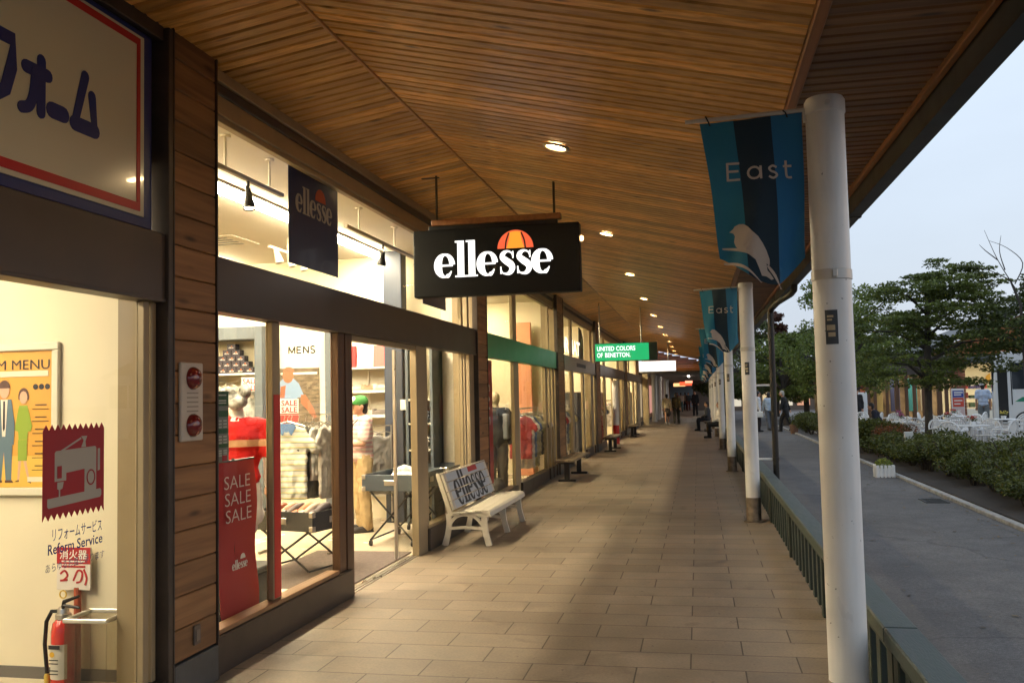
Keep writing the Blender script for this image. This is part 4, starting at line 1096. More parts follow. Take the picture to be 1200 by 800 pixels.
mn = thing('menswear_panel', 'tall cream wall panel lettered for menswear with a big photo poster below', 'display panel', (-5.55,YW,0))
B(-5.93,-5.18,YW-.05,YW,.9,2.62,.006).build('panel', m_wallw, mn, True)
k = MB(); q_ = 0
for pts in ([(0,0),(0,.1)],[(0,.1),(.045,.01)],[(.045,.01),(.09,.1)],[(.09,.1),(.09,0)],[(.125,.1),(.125,0)],[(.125,.094),(.19,.094)],[(.125,.006),(.19,.006)],[(.125,.052),(.182,.052)],[(.225,0),(.225,.1)],[(.225,.1),(.30,0)],[(.30,0),(.30,.1)],[(.395,.085),(.37,.1),(.34,.088),(.345,.06),(.385,.042),(.395,.018),(.365,0),(.335,.014)]):
    for p_ in brush(pts, .021, 4, len(pts) == 8): q_ += 1; k.prism([(a-5.735,b+2.33) for a,b in p_], (0,YW-.0505,0), (1,0,0), (0,0,1), .001+.00004*q_)
k.build('panel_lettering', m_black2, mn, True)
pp = B(-5.885,-5.27,YW-.062,YW-.051,1.25,2.12).build('poster_print', M('poster_brown', (.13,.10,.065), .5, var=.6, vs=9, stretch=(1,1,4)), mn, True)
def flat(polys, nm, col, d):
    k = MB()
    for p in polys: k.prism(p, (0,YW-.0625-d,0), (1,0,0), (0,0,1), .0008)
    return k.build(nm, M('print_'+nm+str(R.randint(0,999)), col, .5), mn, True)
flat([[(-5.88,1.92),(-5.80,2.0),(-5.68,1.99),(-5.58,1.90),(-5.50,1.72),(-5.60,1.70),(-5.66,1.62),(-5.72,1.50),(-5.88,1.48)]], 'printed_figure', (.22,.33,.50), 0)
flat([arc(-5.745,2.02,.085,0,360,16,.11)], 'printed_figure', (.34,.14,.07), .001); flat([arc(-5.735,2.08,.09,-10,190,12,.06)], 'printed_figure', (.24,.13,.07), .002)
flat([[(-5.55,1.74),(-5.48,1.74),(-5.36,1.55),(-5.31,1.42),(-5.36,1.40),(-5.43,1.50),(-5.55,1.62)],[(-5.86,1.86),(-5.78,1.88),(-5.80,1.70),(-5.87,1.7)]], 'printed_figure', (.34,.12,.06), .001)
flat([[(-5.86,1.52),(-5.60,1.52),(-5.58,1.30),(-5.86,1.28)]], 'printed_figure', (.45,.06,.05), .0018)
B(-5.86,-5.3,YW-.064,YW-.0632,2.03,2.06).build('printed_band', m_wprint, mn, True)
np_ = thing('navy_post', 'navy square post with a pale switch box in the sportswear shop', 'post', (-4.02,11.9,0))
B(-4.16,-3.90,11.78,12.0,0,3.66,.01).build('shaft', m_navy, np_, True); B(-3.93,-3.84,11.745,11.779,1.50,1.64,.006).build('switch_box', m_wprint, np_, True)
pq = thing('slate_post', 'slate grey post beside the menswear panel', 'post', (-5.06,12.1,0)); B(-5.12,-4.94,12.02,YW,0,2.66,.006).build('shaft', m_grey, pq, True)
sh = thing('wall_shelving', 'pale wall shelving with three shelves of bags and shoes behind the shop assistant', 'shelving', (-4.5,YW,0))
B(-4.9,-4.17,YW-.03,YW,0.3,2.45).build('back_panel', m_wallw, sh, True)
for z in (2.07,1.74,1.40,1.0): B(-4.9,-4.17,YW-.34,YW-.031,z,z+.025,.003).build('shelf', m_wallw, sh, True)
k = MB()
for x in (-4.89,-4.54,-4.19): k.box(x-.008,x+.008,YW-.045,YW-.031,.3,2.45)
k.build('upright_rail', m_chrome, sh, True)
def paper_bag(loc, m, label, mark=True, rz=0):
    b = thing('shopping_bag', label, 'bag', loc, rz, group='bags on the top shelf')
    k = MB(); k.add([(-.12,-.05,0),(.12,-.05,0),(.12,.05,0),(-.12,.05,0),(-.115,-.02,.30),(.115,-.02,.30),(.115,.02,.30),(-.115,.02,.30)], [(0,3,2,1),(0,1,5,4),(1,2,6,5),(2,3,7,6),(3,0,4,7),(4,5,6,7)])
    k.build('bag_body', m, b)
    k = MB(); k.tube([(-.05,-.02,.30),(-.045,-.025,.37),(.045,-.025,.37),(.05,-.02,.30)], .004, 6); k.build('handle', m, b)
    return b
paper_bag((-4.78,YW-.18,2.096), M('bag_red', (.55,.02,.02), .5), 'red bag at the left end of the top shelf behind the shop assistant')
paper_bag((-4.52,YW-.18,2.096), m_wprint, 'white bag in the middle of the top shelf behind the shop assistant')
paper_bag((-4.28,YW-.18,2.096), M('bag_pink', (.60,.12,.10), .5), 'pinkish red bag at the right end of the top shelf')
def shoe(loc, rz, m, label, m2=None, pitch=0.):
    s = thing('sports_shoe', label, 'shoe', loc, rz, group='shoes on display in the sportswear shop')
    k = MB()
    k.tube([(0,-.12,.03),(0,-.06,.04),(0,.02,.045),(0,.07,.04),(0,.11,.03),(0,.14,.022)], [.030,.040,.040,.042,.036,.018], 12); k.tube([(0,-.09,.05),(0,-.085,.095)], [.036,.032], 12)
    u = k.build('upper', m, s, smooth=True)
    q = MB(); q.prism([(-.04,-.14),(.038,-.14),(.046,.02),(.04,.12),(.0,.155),(-.04,.12),(-.044,.02)], (0,0,0), (1,0,0), (0,1,0), .018); q.build('sole', m2 or m_wprint, s)
    s.rotation_euler = (pitch, 0, rz)
    return s
cols = [(.62,.52,.36),(.70,.62,.50),(.45,.30,.18),(.66,.60,.5),(.20,.17,.15)]
for i in range(4): shoe((-4.80+.17*i,YW-.19,1.768), rad(-60), M('shoe_tan%d' % i, cols[i], .6), 'pale sports shoe on the middle shelf, %s from the left' % ordn[i])
for i in range(3): shoe((-4.75+.22*i,YW-.19,1.428), rad(-75), M('shoe_low%d' % i, cols[(i+2) % 5], .6), 'sports shoe on the lower shelf behind the shop assistant, %s from the left' % ordn[i])
# tall shelf unit seen through the right-hand pane
ru = thing('display_unit', 'narrow dark edged shelf unit stacked with clothes behind the right-hand pane', 'display unit', (-3.75,12.0,0))
k = MB(); k.box(-3.84,-3.80,11.7,YW,0,2.4,.004); k.box(-3.50,-3.46,11.7,YW,0,2.4,.004); k.build('side_panel', m_grey, ru, True)
for i, z in enumerate((.5,.95,1.3,1.62)): B(-3.799,-3.501,11.7,YW,z,z+.025,.003).build('shelf', m_wallw, ru, True)
fcol = [(.30,.40,.52),(.65,.62,.55),(.12,.14,.17),(.5,.45,.35),(.6,.6,.58)]
for i, z in enumerate((.525,.975,1.325)):
    f = thing('folded_clothes', 'folded %s clothes on the %s shelf of the narrow unit' % (['blue','white','dark'][i], ['lowest','middle','top'][i]), 'clothes', (-3.65,11.88,z))
    k = MB()
    for j in range(4): k.box(-.12+R.uniform(-.01,.01),.12+R.uniform(-.01,.01),-.14,.13,.002+j*.04,.04+j*.04,.016)
    k.build('fabric_stack', M('folded%d' % i, fcol[i], .9), f, smooth=True)
cp = thing('cream_screen', 'plain cream display screen beside the end of the right-hand pane', 'screen', (-3.3,12.2,0)); B(-3.44,-3.20,12.10,YW,.0,3.4,.01).build('board', M('screen_cream', (.82,.74,.58), .8), cp, True)

# lumps merged to one skin, with cloth folds where asked
fold_tex = bpy.data.textures.new('cloth_folds', 'CLOUDS'); fold_tex.noise_scale = .11; fold_tex.noise_depth = 2
def merge(mb, name, mat, parent, voxel=.014, smooth=5, fold=0.):
    o_ = mb.build(name, mat, parent)
    md = o_.modifiers.new('r', 'REMESH'); md.mode = 'VOXEL'; md.voxel_size = voxel; md.use_smooth_shade = True
    if smooth:
        s = o_.modifiers.new('s', 'SMOOTH'); s.factor = .5; s.iterations = smooth
    if fold:
        d = o_.modifiers.new('d', 'DISPLACE'); d.texture = fold_tex; d.strength = fold; d.mid_level = .5; d.texture_coords = 'LOCAL'
    dg = bpy.context.evaluated_depsgraph_get(); dg.update()
    me = bpy.data.meshes.new_from_object(o_.evaluated_get(dg))
    o_.modifiers.clear(); old = o_.data; o_.data = me; bpy.data.meshes.remove(old)
    if not me.materials: me.materials.append(mat)
    me.polygons.foreach_set('use_smooth', [True]*len(me.polygons))
    return o_
# garments
def garment_poly(w=.50, h=.68, sl=.2):
    a = w/2
    return [(-.085,0),(-.06,-.035),(0,-.06),(.06,-.035),(.085,0),(a*.8,-.05),(a+sl*.45,-.26),(a*1.02+.02,-.32),(a*.86,-.22),(a*.84,-h),(-a*.84,-h),(-a*.86,-.22),(-a*1.02-.02,-.32),(-a-sl*.45,-.26),(-a*.8,-.05)]
_gm = {}
def garment(loc, rz, m, label, w=.5, h=.68, name='hanging_shirt', cat='shirt', collar=None, t=.05):
    g = thing(name, label, cat, loc, rz, group='clothes hanging on rails')
    key = (round(w,1), round(h*5)/5, t); hh = key[1]
    if key not in _gm:
        k = MB(); k.prism(garment_poly(key[0], hh), (0,t/2,0), (1,0,0), (0,0,1), t)
        for i in range(5): k.tube([(-.16+.08*i+R.uniform(-.02,.02),-t*.4,-.25),(-.17+.085*i+R.uniform(-.03,.03),-t*.5,-hh+.05)], [.012,.022], 8)
        o_ = merge(k, 'fabric', m, g, .013, 6, .05); _gm[key] = o_.data
    else:
        o_ = bpy.data.objects.new('fabric', _gm[key]); COL.objects.link(o_); o_.parent = g
    o_.material_slots[0].link = 'OBJECT'; o_.material_slots[0].material = m
    if collar:
        c = MB(); c.prism([(-.09,.01),(.09,.01),(.10,-.03),(.05,-.12),(.02,-.07),(0,-.10),(-.02,-.07),(-.05,-.12),(-.10,-.03)], (0,-t/2-.001,0), (1,0,0), (0,0,1), .012); c.build('collar', collar, g)
    q = MB(); q.tube([(-.19,0,-.02),(0,0,.035),(.19,0,-.02)], .008, 6); q.tube([(0,0,.03),(0,0,.07),(.02,0,.095),(0,0,.115)], .003, 5); q.build('hanger', m_chrome, g)
    return g
rk = thing('clothes_rail', 'chrome clothes rail with polo shirts behind the window table', 'clothes rail', (-4.3,9.5,0))
k = MB(); k.tube([(-4.72,9.5,.03),(-4.72,9.5,1.50),(-3.93,9.5,1.50),(-3.93,9.5,.03)], .016, 10)
for x in (-4.72,-3.93): k.tube([(x,9.25,.02),(x,9.75,.02)], .016, 8)
k.build('rail_frame', m_chrome, rk, True, True)
m_polo = stripes('polo_stripe', (.62,.64,.58), (.36,.42,.34), 2, .06, .6, c3=(.70,.62,.30))
garment((-4.36,9.22,1.40), rad(6), m_polo, 'pale green striped polo shirt with a blue collar facing the window', .48, .72, collar=M('collar_blue', (.10,.19,.36), .8))
gc = [(.42,.22,.14),(.10,.12,.15),(.60,.56,.46),(.28,.36,.44),(.62,.58,.50),(.10,.10,.09),(.66,.63,.56),(.55,.52,.45)]
gn = ['rust','charcoal','oat','dusty blue','ivory','black','white','stone']
for i in range(8):
    garment((-4.62+.085*i,9.5,1.385), rad(76+R.uniform(-7,7)), M('garment%d' % i, gc[i], .9, var=.25, vs=14), '%s top hanging edge on from the rail behind the window table, %s along' % (gn[i], ordn[i]), .44, R.uniform(.66,.84))
ct = thing('sale_card', 'red and white sale card standing on top of the clothes rail', 'sale card', (-4.47,9.5,1.517)); B(-.11,.11,-.006,0,0,.16).build('card', m_wprint, ct)
k = MB(); type_on(k, 'SALE', (0,-.0065,.085), (1,0,0), (0,0,1), (0,-1,0), .085, .02, .19, True); type_on(k, 'SALE', (0,-.0065,.01), (1,0,0), (0,0,1), (0,-1,0), .085, .02, .19, True); k.build('card_lettering', m_red, ct)
r2 = thing('clothes_rail', 'chrome wall rail with jackets behind the shop assistant', 'clothes rail', (-4.45,11.75,0))
k = MB(); k.tube([(-4.85,11.72,.03),(-4.85,11.72,1.30),(-4.05,11.72,1.30),(-4.05,11.72,.03)], .014, 8); k.build('rail_frame', m_chrome, r2, True, True)
garment((-4.15,11.72,1.19), rad(35), M('jacket_grey', (.22,.21,.19), .9), 'grey jacket hanging just behind the shop assistant', .5, .72, 'hanging_jacket', 'jacket')
garment((-4.30,11.72,1.19), rad(70), M('jacket_dark', (.03,.03,.035), .9), 'black jacket hanging behind the shop assistant', .5, .74, 'hanging_jacket', 'jacket')
garment((-4.76,11.72,1.19), rad(50), M('jacket_red', (.45,.02,.025), .85), 'red jacket at the left end of the wall rail', .5, .86, 'hanging_jacket', 'jacket')

for i, (x_, c_, n_) in enumerate([(-6.78,(.70,.64,.52),'ivory'),(-6.50,(.62,.58,.50),'cream'),(-6.24,(.40,.42,.40),'grey')]):
    garment((x_,YW-.10,1.93), rad(R.uniform(-6,6)), M('wall_shirt%d' % i, c_, .9, var=.55, vs=8), '%s patterned shirt on the wall unit under the pyramid of boxes' % n_, .38, .6, 'hanging_shirt', 'shirt')
# folding case tables
def case_table(loc, rz, lx, ly, z0, z1, m, label, wheels=True):
    t = thing('case_table', label, 'table', loc, rz)
    k = MB(); w = .012; x, y = lx/2, ly/2
    for a in ((-x,x,-y,-y+w),(-x,x,y-w,y),(-x,-x+w,-y+w,y-w),(x-w,x,-y+w,y-w)): k.box(a[0],a[1],a[2],a[3],z0,z1,.003)
    k.box(-x+w,x-w,-y+w,y-w,z0,z0+.012); k.build('tray', m, t)
    k = MB()
    for sx in (-1,1):
        for sy in (-1,1):
            for zz in (z0,z1-.05): k.box(sx*x-.045 if sx > 0 else -x-.004, sx*x+.004 if sx > 0 else -x+.045, sy*y-.045 if sy > 0 else -y-.004, sy*y+.004 if sy > 0 else -y+.045, zz-.002, zz+.052, .006)
    k.box(-.06,.06,-y-.010,-y-.001,(z0+z1)/2-.03,(z0+z1)/2+.03,.004); k.box(x+.001,x+.010,-.06,.06,(z0+z1)/2-.03,(z0+z1)/2+.03,.004); k.build('corner_fitting', m_chrome, t)
    for sy in (-1,1):
        k = MB(); yy = sy*(y-.06); k.tube([(-x+.08,yy,z0-.01),(x-.08,yy+.02*sy,.07)], .011, 8); k.tube([(x-.08,yy-.02,z0-.01),(-x+.08,yy-.02,.07)], .011, 8); k.build('leg', m_black, t)
    k = MB(); 
    for sx in (-1,1): k.tube([(sx*(x-.08),-y+.05,.07),(sx*(x-.08),y-.05,.07)], .010, 8); k.tube([(sx*(x-.08),-y+.05,z0-.012),(sx*(x-.08),y-.05,z0-.012)], .010, 8)
    k.build('stretcher', m_black, t)
    if wheels:
        for sx in (-1,1):
            for sy in (-1,1): MB().lathe([(.010,-.014),(.032,-.014),(.034,-.008),(.034,.008),(.032,.014),(.010,.014)], (sx*(x-.08),sy*(y-.05),.034), 14, 'x').build('caster', m_black, t)
    return t
case_table((-3.80,8.35,0), rad(-14), .72, .62, .44, .62, M('case_black', (.02,.02,.022), .4), 'black open case table on crossed legs holding shoes behind the window', False)
case_table((-3.42,10.35,0), rad(-2), .66, 1.0, .62, .80, M('case_slate', (.055,.075,.095), .45), 'slate blue case table on crossed legs with casters in the shop doorway')
case_table((-3.40,11.55,0), rad(-2), .62, .9, .62, .78, M('case_slate2', (.07,.085,.10), .45), 'second slate case table behind the right-hand pane')
sc2 = [(.30,.10,.05),(.55,.30,.18),(.12,.09,.08),(.60,.22,.10),(.42,.34,.26),(.08,.06,.06)]
for i in range(6):
    shoe((-4.02+.085*i,8.28+.04*(i % 2),.56+.0*i), rad(-25+R.uniform(-12,12)), M('table_shoe%d' % i, sc2[i], .5), 'shoe leaning in the black case table, %s from the left' % ordn[i], M('table_sole', (.35,.3,.25), .6) if i == 0 else m_black, rad(28))
cl_ = thing('crumpled_cloth', 'heap of white clothing lying on the slate blue case table', 'clothing', (-3.40,10.45,.80))
k = MB()
for i in range(9): k.ball((R.uniform(-.18,.2),R.uniform(-.3,.3),R.uniform(-.13,-.03)), (R.uniform(.09,.15),R.uniform(.10,.18),R.uniform(.05,.09)), 12, Matrix.Rotation(R.uniform(-.5,.5),3,'X'))
merge(k, 'fabric', M('white_cloth', (.74,.73,.69), .9), cl_, .012, 3, .06)
dbx = thing('black_crate', 'low black storage crate on the floor behind the red banner', 'crate', (-3.72,6.72,0.05)); 
k = MB(); k.box(-.30,.30,-.26,.26,0,.26,.012); k.box(-.32,.32,-.28,.28,.262,.31,.012); k.build('crate_body', M('crate_black', (.025,.027,.026), .5), dbx); B(-.1,.1,-.285,-.261,.14,.19,.004).build('handle', m_black, dbx)

# red sale banner on a stand, green notice on the glass
sb = thing('sale_banner_stand', 'tall red sale banner with white lettering on a stand behind the first pane', 'banner', (-3.1,5.77,.05))
k = MB(); nv = 20
for j in range(nv):
    pass
F = []
for j in range(nv+1):
    z = .175 + (1.25-.175)*j/nv; yo = .055*(1-j/nv); F.append(((-3.10+.012*math.sin(j*.5),5.475+yo,z),(-3.10+.012*math.sin(j*.5+.4),6.02+yo*.7,z)))
vs = [p for a in F for p in a] + [(p[0]-.004,p[1],p[2]) for a in F for p in a]; K = 2*(nv+1)
fs = []
for j in range(nv): fs += [(2*j,2*j+1,2*j+3,2*j+2),(K+2*j,K+2*j+2,K+2*j+3,K+2*j+1),(2*j,2*j+2,K+2*j+2,K+2*j),(2*j+1,K+2*j+1,K+2*j+3,2*j+3)]
k.add(vs, fs); k.build('cloth', M('banner_red', (.40,.020,.022), .7, var=.06, vs=2), sb, True, True)
m_salew = M('sale_white', (.75,.62,.58), .6)
for i in range(3): type_on(MB(), 'SALE', (-3.082,5.55+.010*i,1.075-.112*i), (0,1,0), (0,0,1), (1,0,0), .125, -.008, .36).build('banner_lettering', m_salew, sb, True)
k = MB(); s = .21/LOGOW
for i, p in enumerate(LOGO): k.prism([(a*s,c*s) for a,c in p], (-3.083,5.665,.53), (0,1,0), (0,0,1), .001+(i%4)*.0003)
k.prism([(a*s*1.1,c*s*1.1) for a,c in half_ball()[0]], (-3.083,5.665+.145,.53+.062), (0,1,0), (0,0,1), .001)
k.build('banner_mark', m_wprint, sb, True)
k = MB(); k.tube([(-3.12,5.75,.08),(-3.12,5.75,1.27)], .010, 8); k.tube([(-3.12,5.46,1.255),(-3.12,6.04,1.255)], .008, 8); k.tube([(-3.10,5.50,.30),(-3.06,5.55,.06)], .012, 8); k.tube([(-3.12,5.95,.2),(-3.06,6.06,.06)], .008, 8); k.build('stand_frame', m_black, sb, True)
gnb = thing('opening_hours_notice', 'green and grey notice sheet stuck inside the glass above the red sale banner', 'notice', (-2.992,5.34,1.27))
B(-2.994,-2.9905,5.235,5.455,1.27,1.725).build('sheet', M('notice_grey', (.22,.23,.20), .6), gnb, True)
k = MB()
for z0, z1 in ((1.63,1.722),(1.56,1.60),(1.455,1.485),(1.365,1.39)): k.box(-2.990,-2.9885,5.24,5.45,z0,z1)
k.build('green_band', M('notice_green', (.015,.085,.02), .5), gnb, True)
k = MB()
for z in (1.695,1.66,1.645): k.box(-2.988,-2.9875,5.27,5.42,z,z+.008)
for z in (1.54,1.52,1.50,1.44,1.42,1.40,1.35,1.335,1.32):
    for yy in (5.26,5.32,5.385): k.box(-2.990,-2.9893,yy,yy+.045,z-.01,z)
k.build('notice_print', M('notice_pale', (.55,.56,.50), .6), gnb, True)
B(-2.990,-2.989,5.37,5.43,1.278,1.315).build('red_mark', m_red, gnb, True)
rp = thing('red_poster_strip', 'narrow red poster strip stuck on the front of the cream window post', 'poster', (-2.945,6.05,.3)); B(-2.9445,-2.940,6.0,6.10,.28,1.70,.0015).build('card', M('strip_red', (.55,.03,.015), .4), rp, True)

mq = thing('mannequin', 'white headless mannequin torso standing on a low stand in the window', 'mannequin', (-4.16,7.75,.0), rad(-158))
k = MB(); k.ball((0,0,1.30), (.20,.125,.20)); k.ball((0,-.02,1.12), (.175,.12,.22)); k.ball((0,0,.95), (.18,.125,.16)); k.caps((0,0,1.42),(0,.0,1.53), .065, .055); k.caps((-.17,0,1.37),(.17,0,1.37), .075, .075)
for sx in (-1,1):
    k.caps((sx*.20,0,1.36),(sx*.26,.0,1.08), .06, .045); k.caps((sx*.26,0,1.08),(sx*.25,-.06,.86), .042, .032); k.caps((sx*.095,0,.92),(sx*.11,-.02,.48), .085, .06)
merge(k, 'torso', M('mannequin_white', (.75,.72,.66), .4), mq)
MB().lathe([(.16,0),(.16,.03),(.02,.04),(.02,.46),(.0,.46)], n=24).build('stand', m_chrome, mq)
k = MB(); k.ball((0,0,1.30), (.225,.155,.20)); k.ball((0,-.02,1.12), (.205,.145,.23)); k.ball((0,0,.94), (.21,.15,.16)); k.caps((-.18,0,1.37),(.18,0,1.37), .095, .095)
for sx in (-1,1): k.caps((sx*.205,0,1.37),(sx*.27,0,1.17), .085, .085)
o_ = merge(k, 'polo_shirt', stripes('polo_red', (.50,.014,.012), (.72,.42,.24), 2, 2., .602, .8, (.50,.014,.012), .634), mq, .012, 4, .03)
k = MB(); k.ball((0,.03,1.60), (.10,.10,.07)); k.ball((.08,.0,1.66), (.09,.05,.09)); k.ball((-.07,.02,1.70), (.05,.08,.06)); merge(k, 'scarf', M('scarf_pattern', (.30,.30,.28), .8, var=.95, vs=14), mq, .012, 3, .05)
k = MB(); k.lathe([(.115,1.425),(.118,1.44),(.088,1.475),(.080,1.47)], (0,0,0), 18, sc=(1,.9)); k.build('collar', M('collar_white', (.75,.72,.68), .8), mq, smooth=True)
k = MB(); k.ball((0,0,.86), (.20,.145,.13))
for sx in (-1,1): k.caps((sx*.10,0,.84),(sx*.115,-.01,.60), .105, .11)
merge(k, 'shorts', M('shorts_white', (.76,.72,.66), .85), mq, .012, 4, .03)
mq.scale = (1.03,1.03,1.03)
# second mannequin in the green shop
mq2 = thing('mannequin', 'mannequin in a dark jacket and trousers behind the first pane of the green fronted shop', 'mannequin', (-3.32,14.9,0), rad(-150))
k = MB(); k.ball((0,0,1.28), (.20,.13,.21)); k.ball((0,0,1.05), (.17,.12,.2)); k.caps((-.17,0,1.38),(.17,0,1.38), .075, .075); k.caps((0,0,1.4),(0,0,1.52), .055, .05); k.ball((0,0,1.62), (.075,.095,.115))
for sx in (-1,1): k.caps((sx*.20,0,1.36),(sx*.27,0,1.08), .06, .05); k.caps((sx*.27,0,1.08),(sx*.25,-.08,.86), .045, .035); k.caps((sx*.095,0,.92),(sx*.10,0,.12), .09, .05); k.ball((sx*.10,-.05,.05), (.05,.12,.05))
merge(k, 'torso', M('mannequin_cream', (.62,.52,.38), .5), mq2)
k = MB(); k.ball((0,0,1.28), (.225,.155,.21)); k.ball((0,0,1.02), (.21,.15,.25)); k.caps((-.17,0,1.38),(.17,0,1.38), .095, .095)
for sx in (-1,1): k.caps((sx*.20,0,1.36),(sx*.27,0,1.08), .082, .072); k.caps((sx*.27,0,1.08),(sx*.25,-.08,.90), .07, .06)
merge(k, 'jacket', M('jacket_slate', (.06,.065,.085), .85), mq2, .014, 4, .04)
k = MB()
for sx in (-1,1): k.caps((sx*.10,0,.86),(sx*.105,0,.14), .105, .085)
merge(k, 'trousers', M('trousers_grey', (.12,.11,.10), .85), mq2, .014, 4, .03)
sb3 = thing('sale_banner', 'narrow red sale banner inside the first pane of the green fronted shop', 'banner', (-3.08,13.3,.3))
B(-3.085,-3.078,13.05,13.6,.35,2.2).build('cloth', m_red, sb3, True)
k = MB(); type_on(k, 'SALE', (-3.077,13.22,1.85), (0,0,-1), (0,1,0), (1,0,0), .28, .01, .62); k.build('banner_lettering', m_wprint, sb3, True)
bg_ = thing('shopping_bag', 'white and blue bag hanging beside the dark jacket mannequin', 'bag', (-3.15,15.0,.95)); 
k = MB(); k.box(-.05,.05,-.18,.18,0,.42,.02); k.build('bag_body', M('bag_pale_blue', (.45,.52,.66), .6), bg_); k = MB(); k.tube([(0,-.1,.41),(0,-.08,.56),(0,.08,.56),(0,.1,.41)], .006, 6); k.build('handle', m_white, bg_)
hb_ = thing('handbag', 'dark soft bag on the floor of the green fronted shop window', 'bag', (-3.25,14.6,0.0)); k = MB(); k.ball((0,0,.17), (.14,.26,.17)); k.ball((0,0,.10), (.17,.29,.10)); merge(k, 'bag_body', M('bag_dark', (.05,.045,.045), .7), hb_, .02); k = MB(); k.tube([(0,-.12,.3),(0,-.08,.46),(0,.08,.46),(0,.12,.3)], .010, 8); k.build('handle', m_black, hb_)
def wall_rail(x, y0, y1, label, n, desc):
    r3 = thing('clothes_rail', label, 'clothes rail', (x,y0,0)); MB().tube([(x,y0,.02),(x,y0,1.42),(x,y1,1.42),(x,y1,.02)], .018, 8).build('rail_frame', m_chrome, r3, True, True)
    for i in range(n):
        c, nm = [((.30,.25,.13),'khaki'),((.40,.33,.2),'tan'),((.12,.10,.07),'brown'),((.6,.55,.45),'cream'),((.26,.24,.13),'olive'),((.05,.05,.055),'black'),((.55,.5,.42),'ivory'),((.35,.05,.05),'red'),((.08,.12,.22),'navy')][(i*5+int(y0)) % 9]
        garment((x,y0+.12+(y1-y0-.24)*i/max(1,n-1),1.30), rad(8+R.uniform(-10,10)), M('coat_%d_%d' % (int(y0),i), c, .9, var=.2, vs=9), '%s top hanging on the rail %s, %s along' % (nm, desc, ordn[i]), .5, R.uniform(.7,.95), 'hanging_garment', 'garment')
wall_rail(-3.24, 16.5, 18.5, 'low clothes rail behind the second pane of the green fronted shop', 8, 'of the green fronted shop')
wall_rail(-3.26, 20.4, 23.0, 'clothes rail near the glass of the shop with the beige header', 7, 'of the shop with the beige header')
wall_rail(-3.28, 28.4, 31.0, 'clothes rail near the glass of the dark fronted shop beyond the green sign', 7, 'of the shop beyond the green sign')
wall_rail(-3.30, 33.2, 36.2, 'second clothes rail of the dark fronted shop beyond the green sign', 7, 'deeper in the shop beyond the green sign')
cw = thing('coral_panel', 'coral coloured display panel behind the second pane of the green fronted shop', 'display panel', (-3.5,18.9,0)); B(-3.85,-3.42,18.88,18.96,0,3.2,.01).build('board', m_wcoral, cw, True)
for i, (xx, yy_, c, lab) in enumerate([(-3.35,24.6,(.05,.05,.06),'black'),(-3.35,30.2,(.30,.05,.04),'dark red'),(-3.4,40.5,(.07,.05,.04),'brown'),(-3.4,44.5,(.4,.33,.22),'tan')]):
    t_ = thing('display_cabinet', '%s display cabinet behind the glass of a far shop, %s along the arcade' % (lab, ordn[i]), 'cabinet', (xx,yy_,0)); B(-.22,.22,-.5,.5,0,1.7,.02).build('cabinet_body', M('cabinet%d' % i, c, .5), t_); B(-.2,.2,-.46,.46,1.702,1.73,.006).build('cabinet_top', m_jamb, t_)
# red and white pole by the far shop
pl_ = thing('striped_pole', 'slim pole, cream above and red below, outside the shop beyond the green sign', 'pole', (-2.72,30.6,0)); 
MB().tube([(0,0,.62),(0,0,2.1)], .10, 12).build('upper_shaft', m_wprint, pl_); MB().tube([(0,0,0),(0,0,.619)], .105, 12).build('lower_shaft', M('pole_red2', (.6,.03,.02), .4), pl_)
# ------------------------------------------------------------------ benches
wb = thing('white_bench', 'white slatted bench with printed black lettering and a red half ball on its back', 'bench', (-2.58,11.0,0))
LB = 2.06; ya, yb = 9.97, 9.97+LB
k = MB()
sx0 = [(-2.345,.345),(-2.325,.375),(-2.345,.395),(-2.40,.402)]
for i in range(4):
    xa = -2.405-.086*i; za = .40-.008*i
    k.box(xa-.078,xa,ya,yb,za-.028-.004,za-.004,.006)
k.prism([(-2.40,.366),(-2.345,.355),(-2.325,.325),(-2.305,.325),(-2.312,.372),(-2.335,.392),(-2.40,.398)], (0,yb,0), (1,0,0), (0,0,1), LB)
k.build('seat', M('bench_ivory', (.66,.60,.48), .4, var=.06, vs=5), wb, True)
bx0, bz0 = -2.735, .375; ux, uz = -.316, .949
def bk_(s, d): return (bx0+ux*s+uz*d, bz0+uz*s-ux*d)
k = MB()
for i in range(4):
    s0 = .02+.105*i; s1 = s0+.098
    k.prism([bk_(s0,0),bk_(s1,0),bk_(s1,.026),bk_(s0,.026)], (0,yb,0), (1,0,0), (0,0,1), LB)
k.prism([bk_(.44,.0),bk_(.455,-.01),bk_(.455,.022),bk_(.44,.03)], (0,yb,0), (1,0,0), (0,0,1), LB)
k.build('backrest', bpy.data.materials['bench_ivory'], wb, True)
m_ivory = bpy.data.materials['bench_ivory']
for yy in (ya+.02, (ya+yb)/2-.02, yb-.06):
    k = MB(); w = .045
    for i, p in enumerate(brush([(-2.36,.36),(-2.385,.30),(-2.375,.16),(-2.335,.0)], [.07,.065,.06,.065], 6)+brush([(-2.80,.36),(-2.79,.25),(-2.81,.12),(-2.845,.0)], [.06,.06,.06,.065], 6)
        +brush([(-2.82,.185),(-2.6,.20),(-2.375,.185)], .03, 6)+brush([(-2.81,.20),(-2.72,.31),(-2.6,.345),(-2.48,.31),(-2.385,.20)], .035, 6)+brush([(-2.80,.345),(-2.36,.352)], .035, 1, False)+brush([(-2.775,.36),(-2.90,.74),(-2.915,.80)], [.05,.045,.03], 4)):
        k.prism(p, (0,yy+w-.0002*(i % 5),0), (1,0,0), (0,0,1), w-.0004*(i % 5))
    k.build('end_frame', m_ivory, wb, True)
k = MB(); U = (0,1,0); V = (ux,0,uz); PN = lambda d: tuple(a+b for a, b in zip((bx0+uz*(.026+d), 0, bz0-ux*(.026+d)), (0,0,0)))
